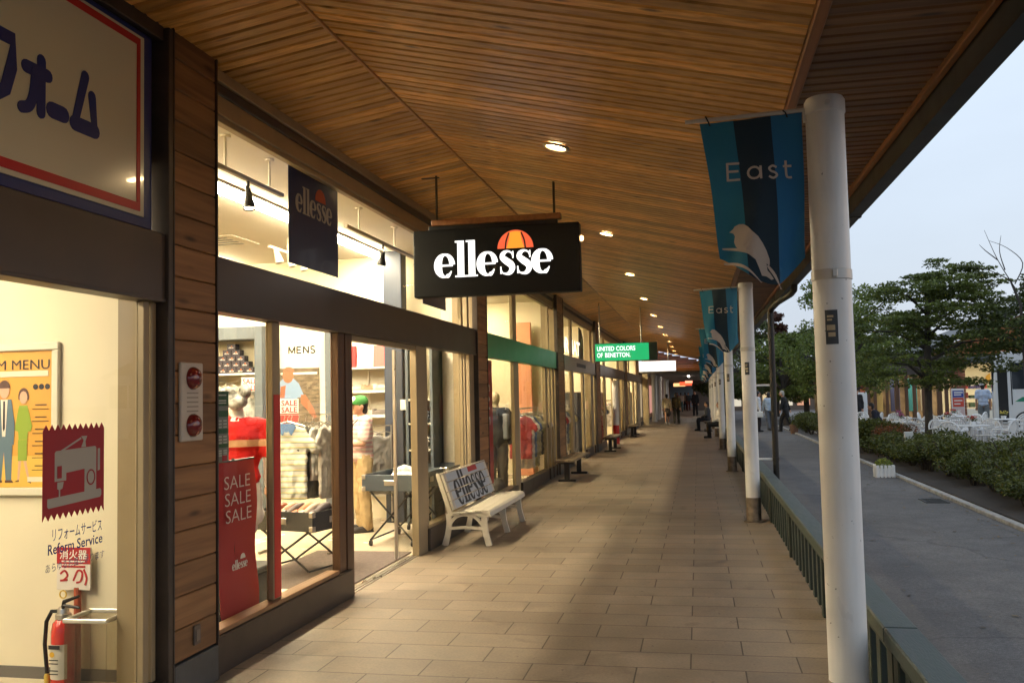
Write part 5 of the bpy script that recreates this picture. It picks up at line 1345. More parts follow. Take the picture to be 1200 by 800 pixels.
for i in range(4):
    s0 = .024+.105*i; k.prism([(ya+.10,s0),(yb-.10,s0),(yb-.10,s0+.090),(ya+.10,s0+.090)], PN(.0004), U, V, .0006)
k.build('back_print', M('print_pale_blue', (.52,.56,.60), .45), wb, True)
k = MB(); s = 1.50/LOGOW
def clip_slats(poly, oy, os, d, kk):
    # letters only where a slat is: split at the gaps
    for i in range(4):
        lo, hi = .022+.105*i, .116+.105*i
        q = [(a*s+oy, b*s+os) for a, b in poly]
        def cut(q, v, keep_above):
            out = []
            for j in range(len(q)):
                A, Bp = q[j], q[(j+1) % len(q)]
                ia = (A[1] >= v) == keep_above or A[1] == v; ib = (Bp[1] >= v) == keep_above or Bp[1] == v
                if ia: out.append(A)
                if ia != ib:
                    t = (v-A[1])/(Bp[1]-A[1]); out.append((A[0]+(Bp[0]-A[0])*t, v))
            return out
        q = cut(q, lo, True)
        if len(q) > 2: q = cut(q, hi, False)
        if len(q) > 2: kk.prism(q, PN(.0014+d), U, V, .0006)
for i, p in enumerate(LOGO): clip_slats(p, ya+.27, .035, (i % 4)*.00015, k)
k.build('back_lettering', m_black2, wb, True)
k = MB(); s2 = s; pl2 = [(a*1.02+LOGOW*.685, c*1.02+1.08) for a, c in half_ball()[0]]
clip_slats(pl2, ya+.27, .035, .0012, k); k.build('back_mark', M('print_red', (.5,.03,.02), .45), wb, True)

def dark_bench(loc, L_, label, rz=0.):
    b = thing('wooden_bench', label, 'bench', loc, rz, group='backless wooden benches along the arcade')
    k = MB()
    for i in range(3): k.val = R.random(); k.box(-.18+.124*i,-.062+.124*i,-L_/2,L_/2,.385,.425,.008)
    k.build('seat', m_bseat, b)
    for sy in (-1,1):
        yy = sy*(L_/2-.35); k = MB(); k.box(-.14,.14,yy-.045,yy+.045,.335,.384,.004); k.box(-.05,.05,yy-.04,yy+.04,.04,.334,.006); k.box(-.17,.17,yy-.045,yy+.045,0,.04,.006); k.build('leg', m_bleg, b)
    return b
m_bseat = wood('bench_slats', (.16,.115,.07), (.085,.06,.04), 1, .6, False); m_bleg = M('bench_leg_dark', (.022,.018,.015), .5)
dark_bench((-2.52,18.4,0), 2.5, 'nearest backless wooden bench by the shop front, beyond the white bench')
dark_bench((-2.54,27.3,0), 2.3, 'middle backless wooden bench by the shop front, under the green sign')
dark_bench((-2.54,36.3,0), 2.3, 'farthest backless wooden bench by the shop front')
dark_bench((.36,40.2,0), 2.2, 'far backless wooden bench by the columns with a seated person')

# ------------------------------------------------------------------ people
m_skin = M('skin', (.50,.27,.17), .55, sub=.1); m_hair = M('black_hair', (.012,.009,.008), .5); m_shoe = M('black_shoes', (.015,.014,.014), .5)
def cloth(n, c, v=.18): return M(n, c, .88, var=v, vs=10, bump=.15, bs=30)
def person(label, loc, rz, h=1.70, top=None, top_long=False, legs=None, legs_short=False, pose='stand', hat=None, shoes=None, vx=.016, extra=None, hair=None, group=None, lean=0., skirt=False):
    p = thing('person', label, 'person', loc, rz, group=group); S = h/1.70
    k = MB()
    V3 = lambda x, y, z: (x, y, z)
    sit = pose == 'sit'
    dz = -.42 if sit else 0.
    def L3(x, y, z):  # lean the upper body forward about the hips
        if z+dz > .9+dz and lean:
            q = z-.92; return (x, y+q*math.sin(lean), .92+q*math.cos(lean)+dz)
        return (x, y, z+dz)
    sh = {}; el = {}; wr = {}; hp = {}; kn = {}; an = {}
    for sx in (-1,1):
        sh[sx] = L3(sx*.17,0,1.375); hp[sx] = (sx*.09,0,.90+dz)
        if pose == 'hold': el[sx] = L3(sx*.225,.06,1.11); wr[sx] = L3(sx*.10,.29,1.10)
        elif pose == 'walk': el[sx] = L3(sx*.22,-.10*sx,1.10); wr[sx] = L3(sx*.22,.02-.16*sx,.88)
        elif sit: el[sx] = L3(sx*.23,.06,1.11); wr[sx] = L3(sx*.12,.27,1.0)
        else: el[sx] = L3(sx*.22,-.03,1.09); wr[sx] = L3(sx*.22,.03,.85)
        if pose == 'walk': kn[sx] = (sx*.09,.16*sx+.04,.49); an[sx] = (sx*.09,.27*sx-.04,.09 if sx > 0 else .13)
        elif sit: kn[sx] = (sx*.13,.42,.49); an[sx] = (sx*.12,.40,.09)
        else: kn[sx] = (sx*.10,.01,.49); an[sx] = (sx*.11,-.02,.09)
    hd = L3(0,.03,1.575)
    k.ball(L3(0,.0,1.25), (.165,.11,.20)); k.ball(L3(0,.0,1.07), (.145,.105,.17)); k.ball((0,0,.93+dz), (.165,.12,.13)); k.caps(L3(-.14,0,1.375), L3(.14,0,1.375), .07, .07)
    k.caps(L3(0,-.005,1.38), L3(0,.02,1.52), .056, .050)
    k.ball(hd, (.076,.094,.118), 16); k.ball((hd[0],hd[1]+.03,hd[2]-.055), (.055,.06,.058)); k.ball((hd[0],hd[1]+.095,hd[2]-.012), (.014,.022,.022), 8); k.ball((hd[0],hd[1]+.083,hd[2]-.055), (.024,.012,.010), 8)
    for sx in (-1,1):
        k.ball((hd[0]+sx*.076,hd[1]-.008,hd[2]-.012), (.014,.022,.032), 8)
        k.caps(sh[sx], el[sx], .052, .040); k.caps(el[sx], wr[sx], .040, .027)
        d = (Vector(wr[sx])-Vector(el[sx])).normalized(); w_ = Vector(wr[sx]); side = Vector((1,0,0)) - d*d.x; side = side.normalized() if side.length > .2 else Vector((0,0,1)); nrm = d.cross(side)
        k.caps(w_, w_+d*.07, .030, .036)
        for f in range(4):
            b0 = w_+d*.08+side*(-.033+.022*f); b1 = b0+d*(.045-.005*abs(f-1.5))+nrm*.006*sx; k.caps(b0, b1, .0105, .0095, 8); k.caps(b1, b1+d*.022+nrm*.014, .0095, .008, 8)
        t0 = w_+d*.03-side*sx*.034; k.caps(t0, t0+d*.045-side*sx*.02, .012, .010, 8)
        k.caps(hp[sx], kn[sx], .088, .058); k.caps(kn[sx], an[sx], .055, .036)
        k.caps((an[sx][0],an[sx][1]-.03,an[sx][2]-.04), (an[sx][0]+sx*.015,an[sx][1]+.15,an[sx][2]-.058), .036, .028)
    def sc(kk): kk.v = [(a*S,b*S,c*S) for a,b,c in kk.v]; return kk
    merge(sc(k), 'body', m_skin, p, vx*.8, 3)
    # shirt
    k = MB(); k.ball(L3(0,.0,1.25), (.192,.138,.205)); k.ball(L3(0,.0,1.05), (.178,.137,.20)); k.ball(L3(0,0,.93), (.188,.142,.10)); k.caps(L3(-.155,0,1.37), L3(.155,0,1.37), .088, .088)
    k.ball(L3(0,0,1.43), (.075,.07,.03))
    for sx in (-1,1):
        if top_long: k.caps(sh[sx], el[sx], .075, .058); k.caps(el[sx], tuple(Vector(el[sx]).lerp(Vector(wr[sx]),.93)), .058, .044)
        else: k.caps(sh[sx], tuple(Vector(sh[sx]).lerp(Vector(el[sx]),.72)), .078, .074)
    merge(sc(k), 'top', top, p, vx, 4, .035)
    k = MB(); k.ball((0,0,.93+dz), (.180,.135,.11))
    for sx in (-1,1):
        if skirt: k.caps((0,0,.88+dz), (sx*.07,.0,.58+dz), .14, .15)
        else:
            k.caps(hp[sx], kn[sx], .106, .082)
            if not legs_short: k.caps(kn[sx], (an[sx][0],an[sx][1],an[sx][2]-.02), .080, .072)
    merge(sc(k), 'shorts' if legs_short else ('skirt' if skirt else 'trousers'), legs, p, vx, 4, .04)
    for sx in (-1,1):
        k = MB(); a = an[sx]; k.caps((a[0],a[1]-.035,a[2]-.045), (a[0]+sx*.018,a[1]+.16,a[2]-.055), .047, .038); k.caps((a[0],a[1],a[2]-.02),(a[0],a[1],a[2]), .046, .044)
        k.box(a[0]-.045,a[0]+.045+.0,a[1]-.08,a[1]+.18,a[2]-.09,a[2]-.072,.01)
        merge(sc(k), 'shoe', shoes or m_shoe, p, .012, 2)
    k = MB(); k.ball((hd[0],hd[1]-.018,hd[2]+.025), (.086,.098,.105), 16); k.ball((hd[0],hd[1]-.05,hd[2]-.05), (.074,.06,.07))
    hr = merge(sc(k), 'hair', hair or m_hair, p, .012, 2)
    # keep the face clear of hair
    me = hr.data
    for v in me.vertices:
        lim = (hd[1]+.055)*S
        if v.co.y > lim and v.co.z < (hd[2]+.075)*S: v.co.y = lim
    k = MB()
    for sx in (-1,1): k.ball((hd[0]+sx*.030,hd[1]+.086,hd[2]+.005), (.011,.006,.006), 8)
    sc(k).build('eyes', m_black, p, smooth=True)
    if hat:
        hm, bm2, kind = hat
        k = MB(); k.ball((hd[0],hd[1]-.005,hd[2]+.055), (.098,.112,.085), 18)
        merge(sc(k), 'cap_crown', hm, p, .012, 2)
        k = MB(); k.prism([(-.085,.06),(.085,.06),(.08,.14),(.045,.19),(0,.20),(-.045,.19),(-.08,.14)], (hd[0],hd[1],hd[2]+.038), (1,0,0), (0,1,-.12), .010); sc(k).build('cap_brim', bm2, p)
    if extra: extra(p, S, hd, wr)
    return p
def man_extra(p, S, hd, wr):
    k = MB(); k.tube([(-.07*S,.02*S,1.45*S),(-.06*S,.13*S,1.35*S),(0,.165*S,1.15*S),(.06*S,.13*S,1.35*S),(.07*S,.02*S,1.45*S)], .006, 6); k.build('lanyard', m_black, p)
    k = MB(); k.ball((hd[0]*S,(hd[1]+.075)*S,(hd[2]+.075)*S), (.06,.04,.045), 12); k.build('cap_front', m_wprint, p, smooth=True)
    k = MB(); k.box(-.10,.10,.32,.36,1.06,1.16,.006); k.build('red_packet', M('packet_red', (.55,.05,.03), .5), p)
m_pink = stripes('pink_stripe', (.66,.40,.36), (.72,.60,.52), 2, .055, .5, c3=(.74,.66,.58))
person('shop assistant in green cap, pink striped polo and khaki trousers, hands at his waist', (-4.19,11.0,0), rad(128), 1.70, top=m_pink, legs=cloth('khaki', (.46,.33,.16)), pose='hold',
       hat=(M('cap_green', (.05,.22,.05), .8), M('cap_brim_green', (.05,.26,.05), .8), 0), vx=.010, extra=man_extra, shoes=M('trainers', (.03,.025,.025), .5))
gp1 = None
person('woman in a cream top and dark skirt walking away along the arcade', (-1.67,49.3,0), rad(4), 1.60, cloth('cream_top', (.48,.40,.26)), True, cloth('dark_skirt', (.03,.022,.02)), skirt=True, pose='walk', shoes=M('pale_shoes', (.55,.5,.42), .6))
person('person in olive clothes walking away beside the woman in cream', (-1.18,49.6,0), rad(-3), 1.66, cloth('olive_top', (.11,.085,.035)), True, cloth('olive_trousers', (.045,.04,.025)), pose='walk')
person('dark dressed person standing by the far columns inside the arcade', (-.24,66,0), rad(170), 1.75, cloth('dark_coat', (.015,.015,.018)), True, cloth('dark_legs', (.015,.015,.018)))
for i, (x, y, c, d, lab) in enumerate([(-1.5,80,(.45,.3,.22),(.05,.09,.08),'distant person in a pale pink top at the arcade end'),(-.9,84,(.04,.05,.05),(.10,.03,.02),'distant person in a dark top and rust trousers at the arcade end'),
        (-1.25,88,(.5,.45,.4),(.03,.03,.05),'distant person in a white top and navy trousers at the arcade end'),(-2.0,90,(.2,.05,.05),(.03,.03,.03),'distant person in a dark red top at the arcade end')]):
    person(lab, (x,y,0), rad(180*(i % 2)), 1.66, cloth('far_top%d' % i, c), True, cloth('far_legs%d' % i, d), pose='walk' if i % 2 else 'stand', vx=.03)
person('person in a white shirt and black trousers sitting on the railing between the columns', (.72,32.6,.06), rad(90), 1.68, cloth('white_shirt', (.70,.68,.64)), True, cloth('black_trousers', (.013,.012,.012)), pose='sit')
person('person in dark clothes sitting on the far bench by the columns', (.36,40.4,0), rad(90), 1.66, cloth('charcoal_top', (.04,.04,.045)), True, cloth('charcoal_legs', (.02,.02,.022)), pose='sit', vx=.02)
person('man in a white shirt and black trousers standing on the road with a white bag', (2.50,40.9,-.1), rad(-80), 1.74, cloth('white_shirt2', (.72,.73,.76)), True, cloth('black_trousers2', (.016,.014,.018)),
       extra=lambda p,S,hd,wr: (lambda k: k.build('white_bag', m_wprint, p))(B(.26,.34,-.14,.14,.62,.88,.03)))
person('person in a pale blue top half hidden behind the downpipe', (3.02,41.8,-.1), rad(10), 1.68, cloth('pale_blue_top', (.45,.55,.66)), True, cloth('grey_legs', (.10,.11,.13)), pose='walk')
person('grey haired man in a black suit striding across the road beside the shrubs', (3.62,40.6,-.1), rad(78), 1.76, cloth('black_suit', (.014,.014,.015)), True, cloth('black_suit_legs', (.014,.014,.015)), pose='walk', hair=M('grey_hair', (.35,.33,.30), .6), lean=.16)
person('uniformed man in pale blue shirt and white cap seen from behind near the bus', (10.75,38.2,-.05), rad(-12), 1.84, cloth('uniform_shirt', (.42,.50,.64)), False, cloth('uniform_grey', (.15,.17,.18)), hat=(M('cap_white', (.75,.76,.78), .6), m_black, 0), vx=.013)
person('person in a navy top sitting at a white table, leaning forward', (5.75,31.6,-.05), rad(75), 1.70, cloth('navy_top', (.012,.014,.028)), True, cloth('navy_legs', (.015,.015,.02)), pose='sit', lean=.35)
person('person in black standing by the far lit shops, behind the seated one', (6.5,40.5,-.05), rad(170), 1.72, cloth('black_top3', (.012,.012,.014)), True, cloth('black_legs3', (.012,.012,.014)), vx=.025)
# ------------------------------------------------------------------ garden furniture
def chair(loc, rz, label, grp):
    t = thing('garden_chair', label, 'chair', loc, rz, group=grp)
    k = MB(); k.box(-.23,.23,-.22,.22,.405,.43,.012); k.build('seat', m_whitep, t)
    # rounded fan back with slats and a hoop
    k = MB()
    hoop = [(-.27,-.235,.60)]+[(.27*math.cos(rad(180-a)),-.235-.05*math.sin(rad(a)),.60+.24*math.sin(rad(a))) for a in range(10,180,17)]+[(.27,-.235,.60)]
    k.tube([(-.26,.16,.43),(-.285,.12,.62),(-.285,-.1,.635)]+hoop+[(.285,-.1,.635),(.285,.12,.62),(.26,.16,.43)], .020, 8)
    for i in range(7):
        x = -.18+.06*i; k.tube([(x*.8,-.215,.425),(x,-.235-.045*math.cos(x*5),.60+.225*math.sqrt(max(0,1-(x/.27)**2)))], .011, 6)
    k.build('backrest', m_whitep, t, smooth=True)
    for sx in (-1,1):
        MB().tube([(sx*.215,.19,.41),(sx*.245,.23,0)], [.02,.015], 8).build('leg', m_whitep, t); MB().tube([(sx*.20,-.20,.41),(sx*.235,-.27,0)], [.02,.015], 8).build('leg', m_whitep, t)
    return t
def table(loc, label, grp):
    t = thing('garden_table', label, 'table', loc, R.uniform(0,1), group=grp)
    MB().lathe([(.0,.69),(.44,.69),(.455,.70),(.455,.712),(.44,.72),(.0,.722)], n=28).build('tabletop', m_whitep, t, smooth=True)
    MB().lathe([(.05,.06),(.035,.2),(.035,.66),(.07,.69)], n=14).build('column', m_whitep, t, smooth=True)
    k = MB()
    for a in range(4): q = a*PI/2; k.tube([(.03*math.cos(q),.03*math.sin(q),.10),(.2*math.cos(q),.2*math.sin(q),.06),(.36*math.cos(q),.36*math.sin(q),.015)], [.03,.024,.016], 8)
    k.build('foot', m_whitep, t, smooth=True)
    return t
ZP = -.05
tb = [(6.75,25.2),(8.35,25.6),(5.75,28.6),(7.15,29.2),(8.8,29.6),(6.5,32.6),(8.4,33.4),(5.4,35)]
t0 = table((*tb[0],ZP), 'white round garden table beside the main tree trunk', 'white garden tables')
c0 = chair((tb[0][0],tb[0][1]-.7,ZP), 0, 'white plastic garden chair set out round the white tables beyond the shrubs', 'white garden chairs')
fcs = [(.5,.06,.05),(.6,.5,.1),(.45,.10,.25)]
def flowers(loc, label, col):
    f = thing('flower_pot', label, 'flower pot', loc, group='small flower pots')
    MB().lathe([(.0,0),(.06,0),(.08,.09),(.075,.09),(.0,.085)], n=14).build('pot', m_whitep, f, smooth=True)
    k = MB()
    for i in range(70):
        a, r, z = R.uniform(0,6.28), R.uniform(0,.12), R.uniform(.08,.2); c = Vector((r*math.cos(a),r*math.sin(a),z)); d = Vector((R.uniform(-1,1),R.uniform(-1,1),R.uniform(-.3,1))).normalized()*.03; e = d.orthogonal().normalized()*.014; k.val = R.random(); k.add([c-d,c+e,c+d,c-e],[(0,1,2,3)])
    k.build('leaves', m_leafs, f)
    k = MB()
    for i in range(26):
        a, r, z = R.uniform(0,6.28), R.uniform(0,.12), R.uniform(.15,.23); k.ball((r*math.cos(a),r*math.sin(a),z), .017, 6)
    k.build('blossoms', M('blossom%d' % R.randint(0,9999), col, .7), f)
m_leafs = leafmat('shrub_leaves', (.036,.047,.008), (.11,.125,.02)); m_leaft = leafmat('tree_leaves', (.06,.082,.016), (.165,.20,.042)); m_leafl = leafmat('light_tree_leaves', (.085,.12,.024), (.20,.26,.055))
m_leafd = leafmat('dark_tree_leaves', (.045,.064,.016), (.125,.15,.038)); m_leafr = leafmat('reddish_leaves', (.06,.022,.014), (.13,.05,.03)); m_leafo = leafmat('rusty_shrub_leaves', (.10,.035,.012), (.20,.07,.02))
m_bark = M('tree_bark', (.055,.045,.036), .9, var=.35, vs=9, bump=.7, bs=25, stretch=(4,4,.8))
for i, (x, y) in enumerate(tb):
    if i: dup(t0, (x,y,ZP), R.uniform(0,1), ['','second white round garden table, right of the main tree trunk','white round garden table in front of the seated person','white round garden table behind the main tree trunk','white round garden table near the bus side of the terrace',
        'white round garden table towards the lit shops','white round garden table towards the brick pier','farthest white round garden table on the left'][i])
    flowers((x+.05,y-.05,ZP+.722), 'small pot of %s flowers on the %s white table' % (['red','yellow','pink'][i % 3], ordn[i]), fcs[i % 3])
    n = 4; a0 = R.uniform(0,1.5)
    for j in range(n):
        a = a0+j*2*PI/n+R.uniform(-.2,.2); r = .78
        px, py = x+r*math.cos(a), y+r*math.sin(a)
        if i == 5 and math.hypot(px-5.75, py-31.6) < .5: continue
        if i == 0 and j == 0: c0.location = (px,py,ZP); c0.rotation_euler = (0,0,a+PI/2)
        else: dup(c0, (px,py,ZP), a+PI/2)
sch = dup(c0, (5.75,31.55,ZP), rad(75), 'white plastic garden chair under the seated person in navy')
sch['group'] = 'white garden chairs'

# ------------------------------------------------------------------ planting
def leaves(k, c, r, n, size, flat=.0, asp=.45, shell=.35):
    for i in range(n):
        while True:
            p = Vector((R.uniform(-1,1),R.uniform(-1,1),R.uniform(-1,1)))
            if shell < p.length < 1: break
        q = Vector((c[0]+p.x*r[0], c[1]+p.y*r[1], c[2]+p.z*r[2]))
        d = Vector((R.gauss(0,1),R.gauss(0,1),R.gauss(0,1)*(1-flat)-.2*flat)).normalized()
        e = Vector((R.gauss(0,1),R.gauss(0,1),R.gauss(0,1)*(1-flat))); e = (e-d*e.dot(d)).normalized()
        s = size*R.uniform(.6,1.3); k.val = R.random()
        k.add([q-d*s*.5, q+e*s*asp*.5, q+d*s*.5+Vector((0,0,-.08*s)), q-e*s*asp*.5], [(0,1,2,3)])
def shrub(var, mat, n=2300):
    t = thing('low_shrub', 'low leafy green shrub in the planting bed beside the road', 'shrub', (0,0,0), group='low shrubs in the planting bed')
    k = MB()
    for i in range(9):
        a = R.uniform(0,6.28); r = R.uniform(.05,.36)
        leaves(k, (r*math.cos(a),r*math.sin(a),R.uniform(.22,.42)), (R.uniform(.18,.30),R.uniform(.18,.30),R.uniform(.14,.24)), n//9, .058, .15)
    k.build('foliage', mat, t)
    k = MB()
    for i in range(9):
        a = R.uniform(0,6.28); r = R.uniform(.15,.4); k.tube([(.03*math.cos(a),.03*math.sin(a),-.05),(r*.5*math.cos(a),r*.5*math.sin(a),.2),(r*math.cos(a),r*math.sin(a),R.uniform(.35,.58))], [.012,.009,.004], 5)
    k.build('stems', m_bark, t); return t
protos = [shrub(i, m_leafs) for i in range(4)]
pos = []
y = 10.2
while y < 30:
    xs = [4.55,5.25,5.95,6.65,7.35,8.05] if y < 20 else ([4.5,5.1] if y < 29 else [4.5])
    for x in xs: pos.append((x+R.uniform(-.18,.18), y+R.uniform(-.25,.25)))
    y += .72
for i, (x, y) in enumerate(pos):
    s = protos[i] if i < 4 else dup(protos[R.randrange(4)])
    s.location = (x,y,.02); s.rotation_euler = (0,0,R.uniform(0,6.28)); q = R.uniform(.85,1.25) if y < 20 else R.uniform(.95,1.3); s.scale = (q*1.12,q*1.12,q*R.uniform(.75,1.12))
rsb = shrub(9, m_leafo, 1200); rsb.location = (4.72,24.3,.18); rsb.scale = (1.25,1.25,1.0); rsb['label'] = 'rusty orange leaved shrub among the green ones in front of the white chairs'
# far shrubs beyond the bed along the road
for i in range(9):
    dup(protos[i % 4], (4.4+R.uniform(-.1,.5),31+1.35*i,-.06), R.uniform(0,6.28), 'leafy green shrub bordering the road near the man in black').scale = (1.5,1.5,1.35)

def tree(label, base, trunk, limbs, clumps, leaf, size, n, mat, flat=.5, lean=(0,0), asp=.5):
    t = thing('leafy_tree', label, 'tree', base)
    k = MB(); h, r = trunk
    k.tube([(0,0,-.1),(0,0,.05),(lean[0]*.3,lean[1]*.3,h*.4),(lean[0]*.7,lean[1]*.7,h*.75),(lean[0],lean[1],h)], [r*1.4,r*1.1,r*.95,r*.8,r*.55], 10)
    for (z0, p1) in limbs:
        f = z0/h; a = Vector((lean[0]*f,lean[1]*f,z0)); b = Vector(p1); m1 = a.lerp(b,.5)+Vector((0,0,.12*(b-a).length)); k.tube([a,m1,b], [r*.5,r*.3,r*.10], 7)
    k.build('trunk', m_bark, t, smooth=True)
    k = MB(); tot = sum(c[1][0]*c[1][1]**.5 for c in clumps)
    for c, rr in clumps: leaves(k, c, rr, int(n*rr[0]*rr[1]**.5/tot), leaf, flat, asp, .0)
    k.build('crown', mat, t); return t
# layered main tree
cl = []; lim = []
for i in range(190):
    f = R.random()**1.15; z = 1.8+3.25*f
    Rm = 2.9*(1-.72*f**2.6)*(.72+.28*min(1,f*4)); a = R.uniform(0,6.28); rr = Rm*R.random()**.55; w = R.uniform(.28,.62)
    lay_ = .30*round(z/.30); z = z*.45+lay_*.55
    cl.append(((rr*math.cos(a)+.7*f*f,rr*math.sin(a),z+.12*rr-.14+R.gauss(0,.05)), (w,w*R.uniform(.6,1),R.uniform(.05,.13))))
    if i % 11 == 0: lim.append((max(1.35,z-.55), (rr*math.cos(a)+.7*f*f,rr*math.sin(a),z+.10*rr-.16)))
tree('broad layered dogwood like tree in the middle of the white tables', (6.15,26.9,-.05), (4.3,.10), lim, cl, .105, .105, 33000, m_leaft, .6, (.15,.1))
def bushy(label, base, h, rad_, z0, mat, n, leaf, trunk_r=.12, flat=.3, nc=60):
    cl = []; lim = []
    for i in range(nc):
        f = R.random(); z = z0+(h-z0)*f; Rm = rad_*math.sin(PI*min(.93,.18+.8*f))**.8; a = R.uniform(0,6.28); rr = Rm*R.uniform(.2,.95); w = R.uniform(.28,.62)*rad_/2.3
        cl.append(((rr*math.cos(a),rr*math.sin(a),z), (w,w,w*.6)))
        if i % 4 == 0: lim.append((max(.9,z0*.7+f*(h-z0)*.5), (rr*math.cos(a),rr*math.sin(a),z)))
    return tree(label, base, (h*.8,trunk_r), lim, cl, leaf, leaf, n, mat, flat, (R.uniform(-.2,.2),R.uniform(-.2,.2)))
bushy('bright green tree rising right behind the nearest column', (4.75,32.4,-.05), 5.7, 2.6, 1.7, m_leafl, 17000, .12, nc=84)
bushy('dark tree at the right edge of the picture with bare twigs above', (8.75,24.6,-.05), 4.6, 2.0, 2.55, m_leafd, 13000, .12, flat=.6)
bt = thing('bare_branches', 'bare leafless branches reaching up beside the dark right-hand tree', 'branches', (7.6,24.0,0))
k = MB(); k.tube([(.2,.1,0),(.15,.05,2.0),(.1,0,3.6),(-.1,0,4.2)], [.06,.05,.035,.022], 7)
for pts in ([(0,0,4.0),(-.35,0,4.7),(-.62,0,5.45)],[(-.1,0,4.2),(-.6,.1,4.5),(-1.25,.1,4.62)],[(0,0,4.1),(.2,0,4.6),(-.1,.1,5.0),(-.5,.1,5.2)],[(-.2,0,4.45),(-.3,0,4.9),(-.25,0,5.3)],[(.1,0,3.9),(.5,0,4.6),(.6,0,5.1)],[(-.35,0,4.7),(-.6,.05,4.95),(-.75,0,5.1)]):
    k.tube(crom(pts,4), [.016-.012*i/(4*(len(pts)-1)) for i in range(4*(len(pts)-1)+1)], 5)
k.build('branch', m_bark, bt)
tl = [((3.2,57,-.1),6.2,2.6,m_leafd,'dark tree in the distance left of the downpipe'),((6.2,56,-.1),5.2,2.7,m_leafd,'low dark tree in the distance between the downpipe and the nearest column'),((9.3,58,-.1),5.6,3.0,m_leaft,'green tree in the distance beyond the layered tree'),
      ((5.0,62,-.1),6.6,2.2,m_leafr,'reddish leaved tree in the distance behind the green ones'),((1.8,70,-.1),6.0,2.6,m_leafd,'far dark tree seen between the second column and the downpipe'),((12.6,60,-.1),6.2,3.2,m_leaft,'green tree behind the roof of the lit shops'),
      ((4.3,48,-.1),4.4,2.2,m_leaft,'mid distance green tree beside the road bend'),((7.5,48.5,-.1),4.6,2.4,m_leafd,'mid distance dark tree in front of the lit shops'),((20,52,-.1),7,3.2,m_leafd,'tall dark tree behind the bus'),((3.0,90,-.1),7,3.5,m_leafd,'farthest dark tree at the end of the road')]
for b, h, r_, m, lab in tl: bushy(lab, b, h, r_, 1.4, m, 6500, .22, .16, nc=55)

lt_ = MB()
for i in range(900):
    y = R.uniform(5,34); x = 3.74-abs(R.gauss(0,.28)) if R.random() < .75 else R.uniform(1.1,3.7)
    a = R.uniform(0,6.28); s_ = R.uniform(.015,.04); lt_.val = R.random(); q = Vector((x,y,-.094+R.uniform(0,.006))); d = Vector((math.cos(a),math.sin(a),R.uniform(-.15,.15)))*s_; e = Vector((-math.sin(a),math.cos(a),R.uniform(-.2,.2)))*s_*.5
    lt_.add([q-d,q+e,q+d,q-e], [(0,1,2,3)])
tag(lt_.build('fallen_leaves', leafmat('dry_leaves', (.05,.035,.015), (.17,.12,.05))), 'small dry leaves scattered on the road along the kerb', 'fallen leaves', kind='stuff')
# drain grating in the road gutter
dg_ = thing('drain_grating', 'dark rectangular drain grating set in the road beside the kerb', 'drain', (3.5,15.2,-.10))
k = MB(); k.box(-.17,.17,-.26,-.235,.001,.012).box(-.17,.17,.235,.26,.001,.012).box(-.17,-.145,-.234,.234,.001,.012).box(.145,.17,-.234,.234,.001,.012)
for i in range(9): k.box(-.144,.144,-.22+.052*i,-.195+.052*i,.001,.011)
k.build('grate', m_fasc, dg_)
# planter basket and small white light box by the kerb
pb = thing('slatted_planter', 'small white slatted planter with yellow green plant at the kerb', 'planter', (3.55,19.3,-.1))
k = MB()
for s_, (ax, ay) in enumerate(((0,-1),(0,1),(1,0),(-1,0))):
    for i in range(5):
        o_ = -.14+.07*i
        if ax == 0: k.box(o_-.026,o_+.026,ay*.17-.008,ay*.17+.008,.0,.24,.004)
        else: k.box(ax*.17-.008,ax*.17+.008,o_-.026,o_+.026,.0,.24,.004)
k.box(-.16,.16,-.16,.16,.02,.16); k.build('slat_box', m_whitep, pb)
k = MB(); leaves(k, (0,0,.27), (.16,.16,.10), 300, .06, .2); k.build('plant', leafmat('yellow_green', (.10,.14,.02), (.32,.36,.06)), pb)
lbx = thing('garden_marker', 'small pale marker box on a stake among the shrubs', 'marker', (4.52,21.6,0)); k = MB(); k.box(-.09,.09,-.05,.05,.42,.68,.008); k.build('marker_box', M('marker_pale', (.50,.51,.48), .5), lbx); MB().tube([(0,0,0),(0,0,.42)], .02, 8).build('stake', m_black, lbx)
bp_ = thing('clay_pot', 'brown pot with a pale rim standing at the road edge near the man in black', 'pot', (3.75,38.6,-.1)); MB().lathe([(.0,0),(.14,0),(.19,.36),(.17,.36),(.0,.33)], n=16).build('pot_body', M('pot_clay', (.20,.11,.07), .8), bp_, smooth=True); k = MB(); leaves(k, (.05,0,.45), (.2,.2,.15), 150, .10); k.build('plant', m_leafs, bp_)

# ------------------------------------------------------------------ bus
bs_ = thing('white_bus', 'white bus with open front door, dark windows and a green round mark', 'bus', (9.95,34.05,-.05), rad(-15))
BM = M('bus_white', (.70,.70,.68), .25, coat=.4); BD = M('bus_glass', (.02,.025,.03), .08)
x0, x1, y0, y1 = 9.9, 17.2, 34.05, 36.3
pf_ = [(x0+.12,.32),(x1-.05,.32),(x1,.5),(x1,2.6),(x1-.15,2.82),(x0+.30,2.82),(x0+.10,2.62),(x0,1.2),(x0,.5)]
k = MB(); k.prism(pf_, (0,y1,0), (1,0,0), (0,0,1), y1-y0); o_ = k.build('body', BM, bs_, True)
md = o_.modifiers.new('b','BEVEL'); md.width = .07; md.segments = 3; md.limit_method = 'ANGLE'; md.angle_limit = rad(50)
B(10.06,10.36,y0-.012,y0+.02,.42,2.22,.004).build('door', M('bus_door_dark', (.012,.013,.012), .3), bs_, True)
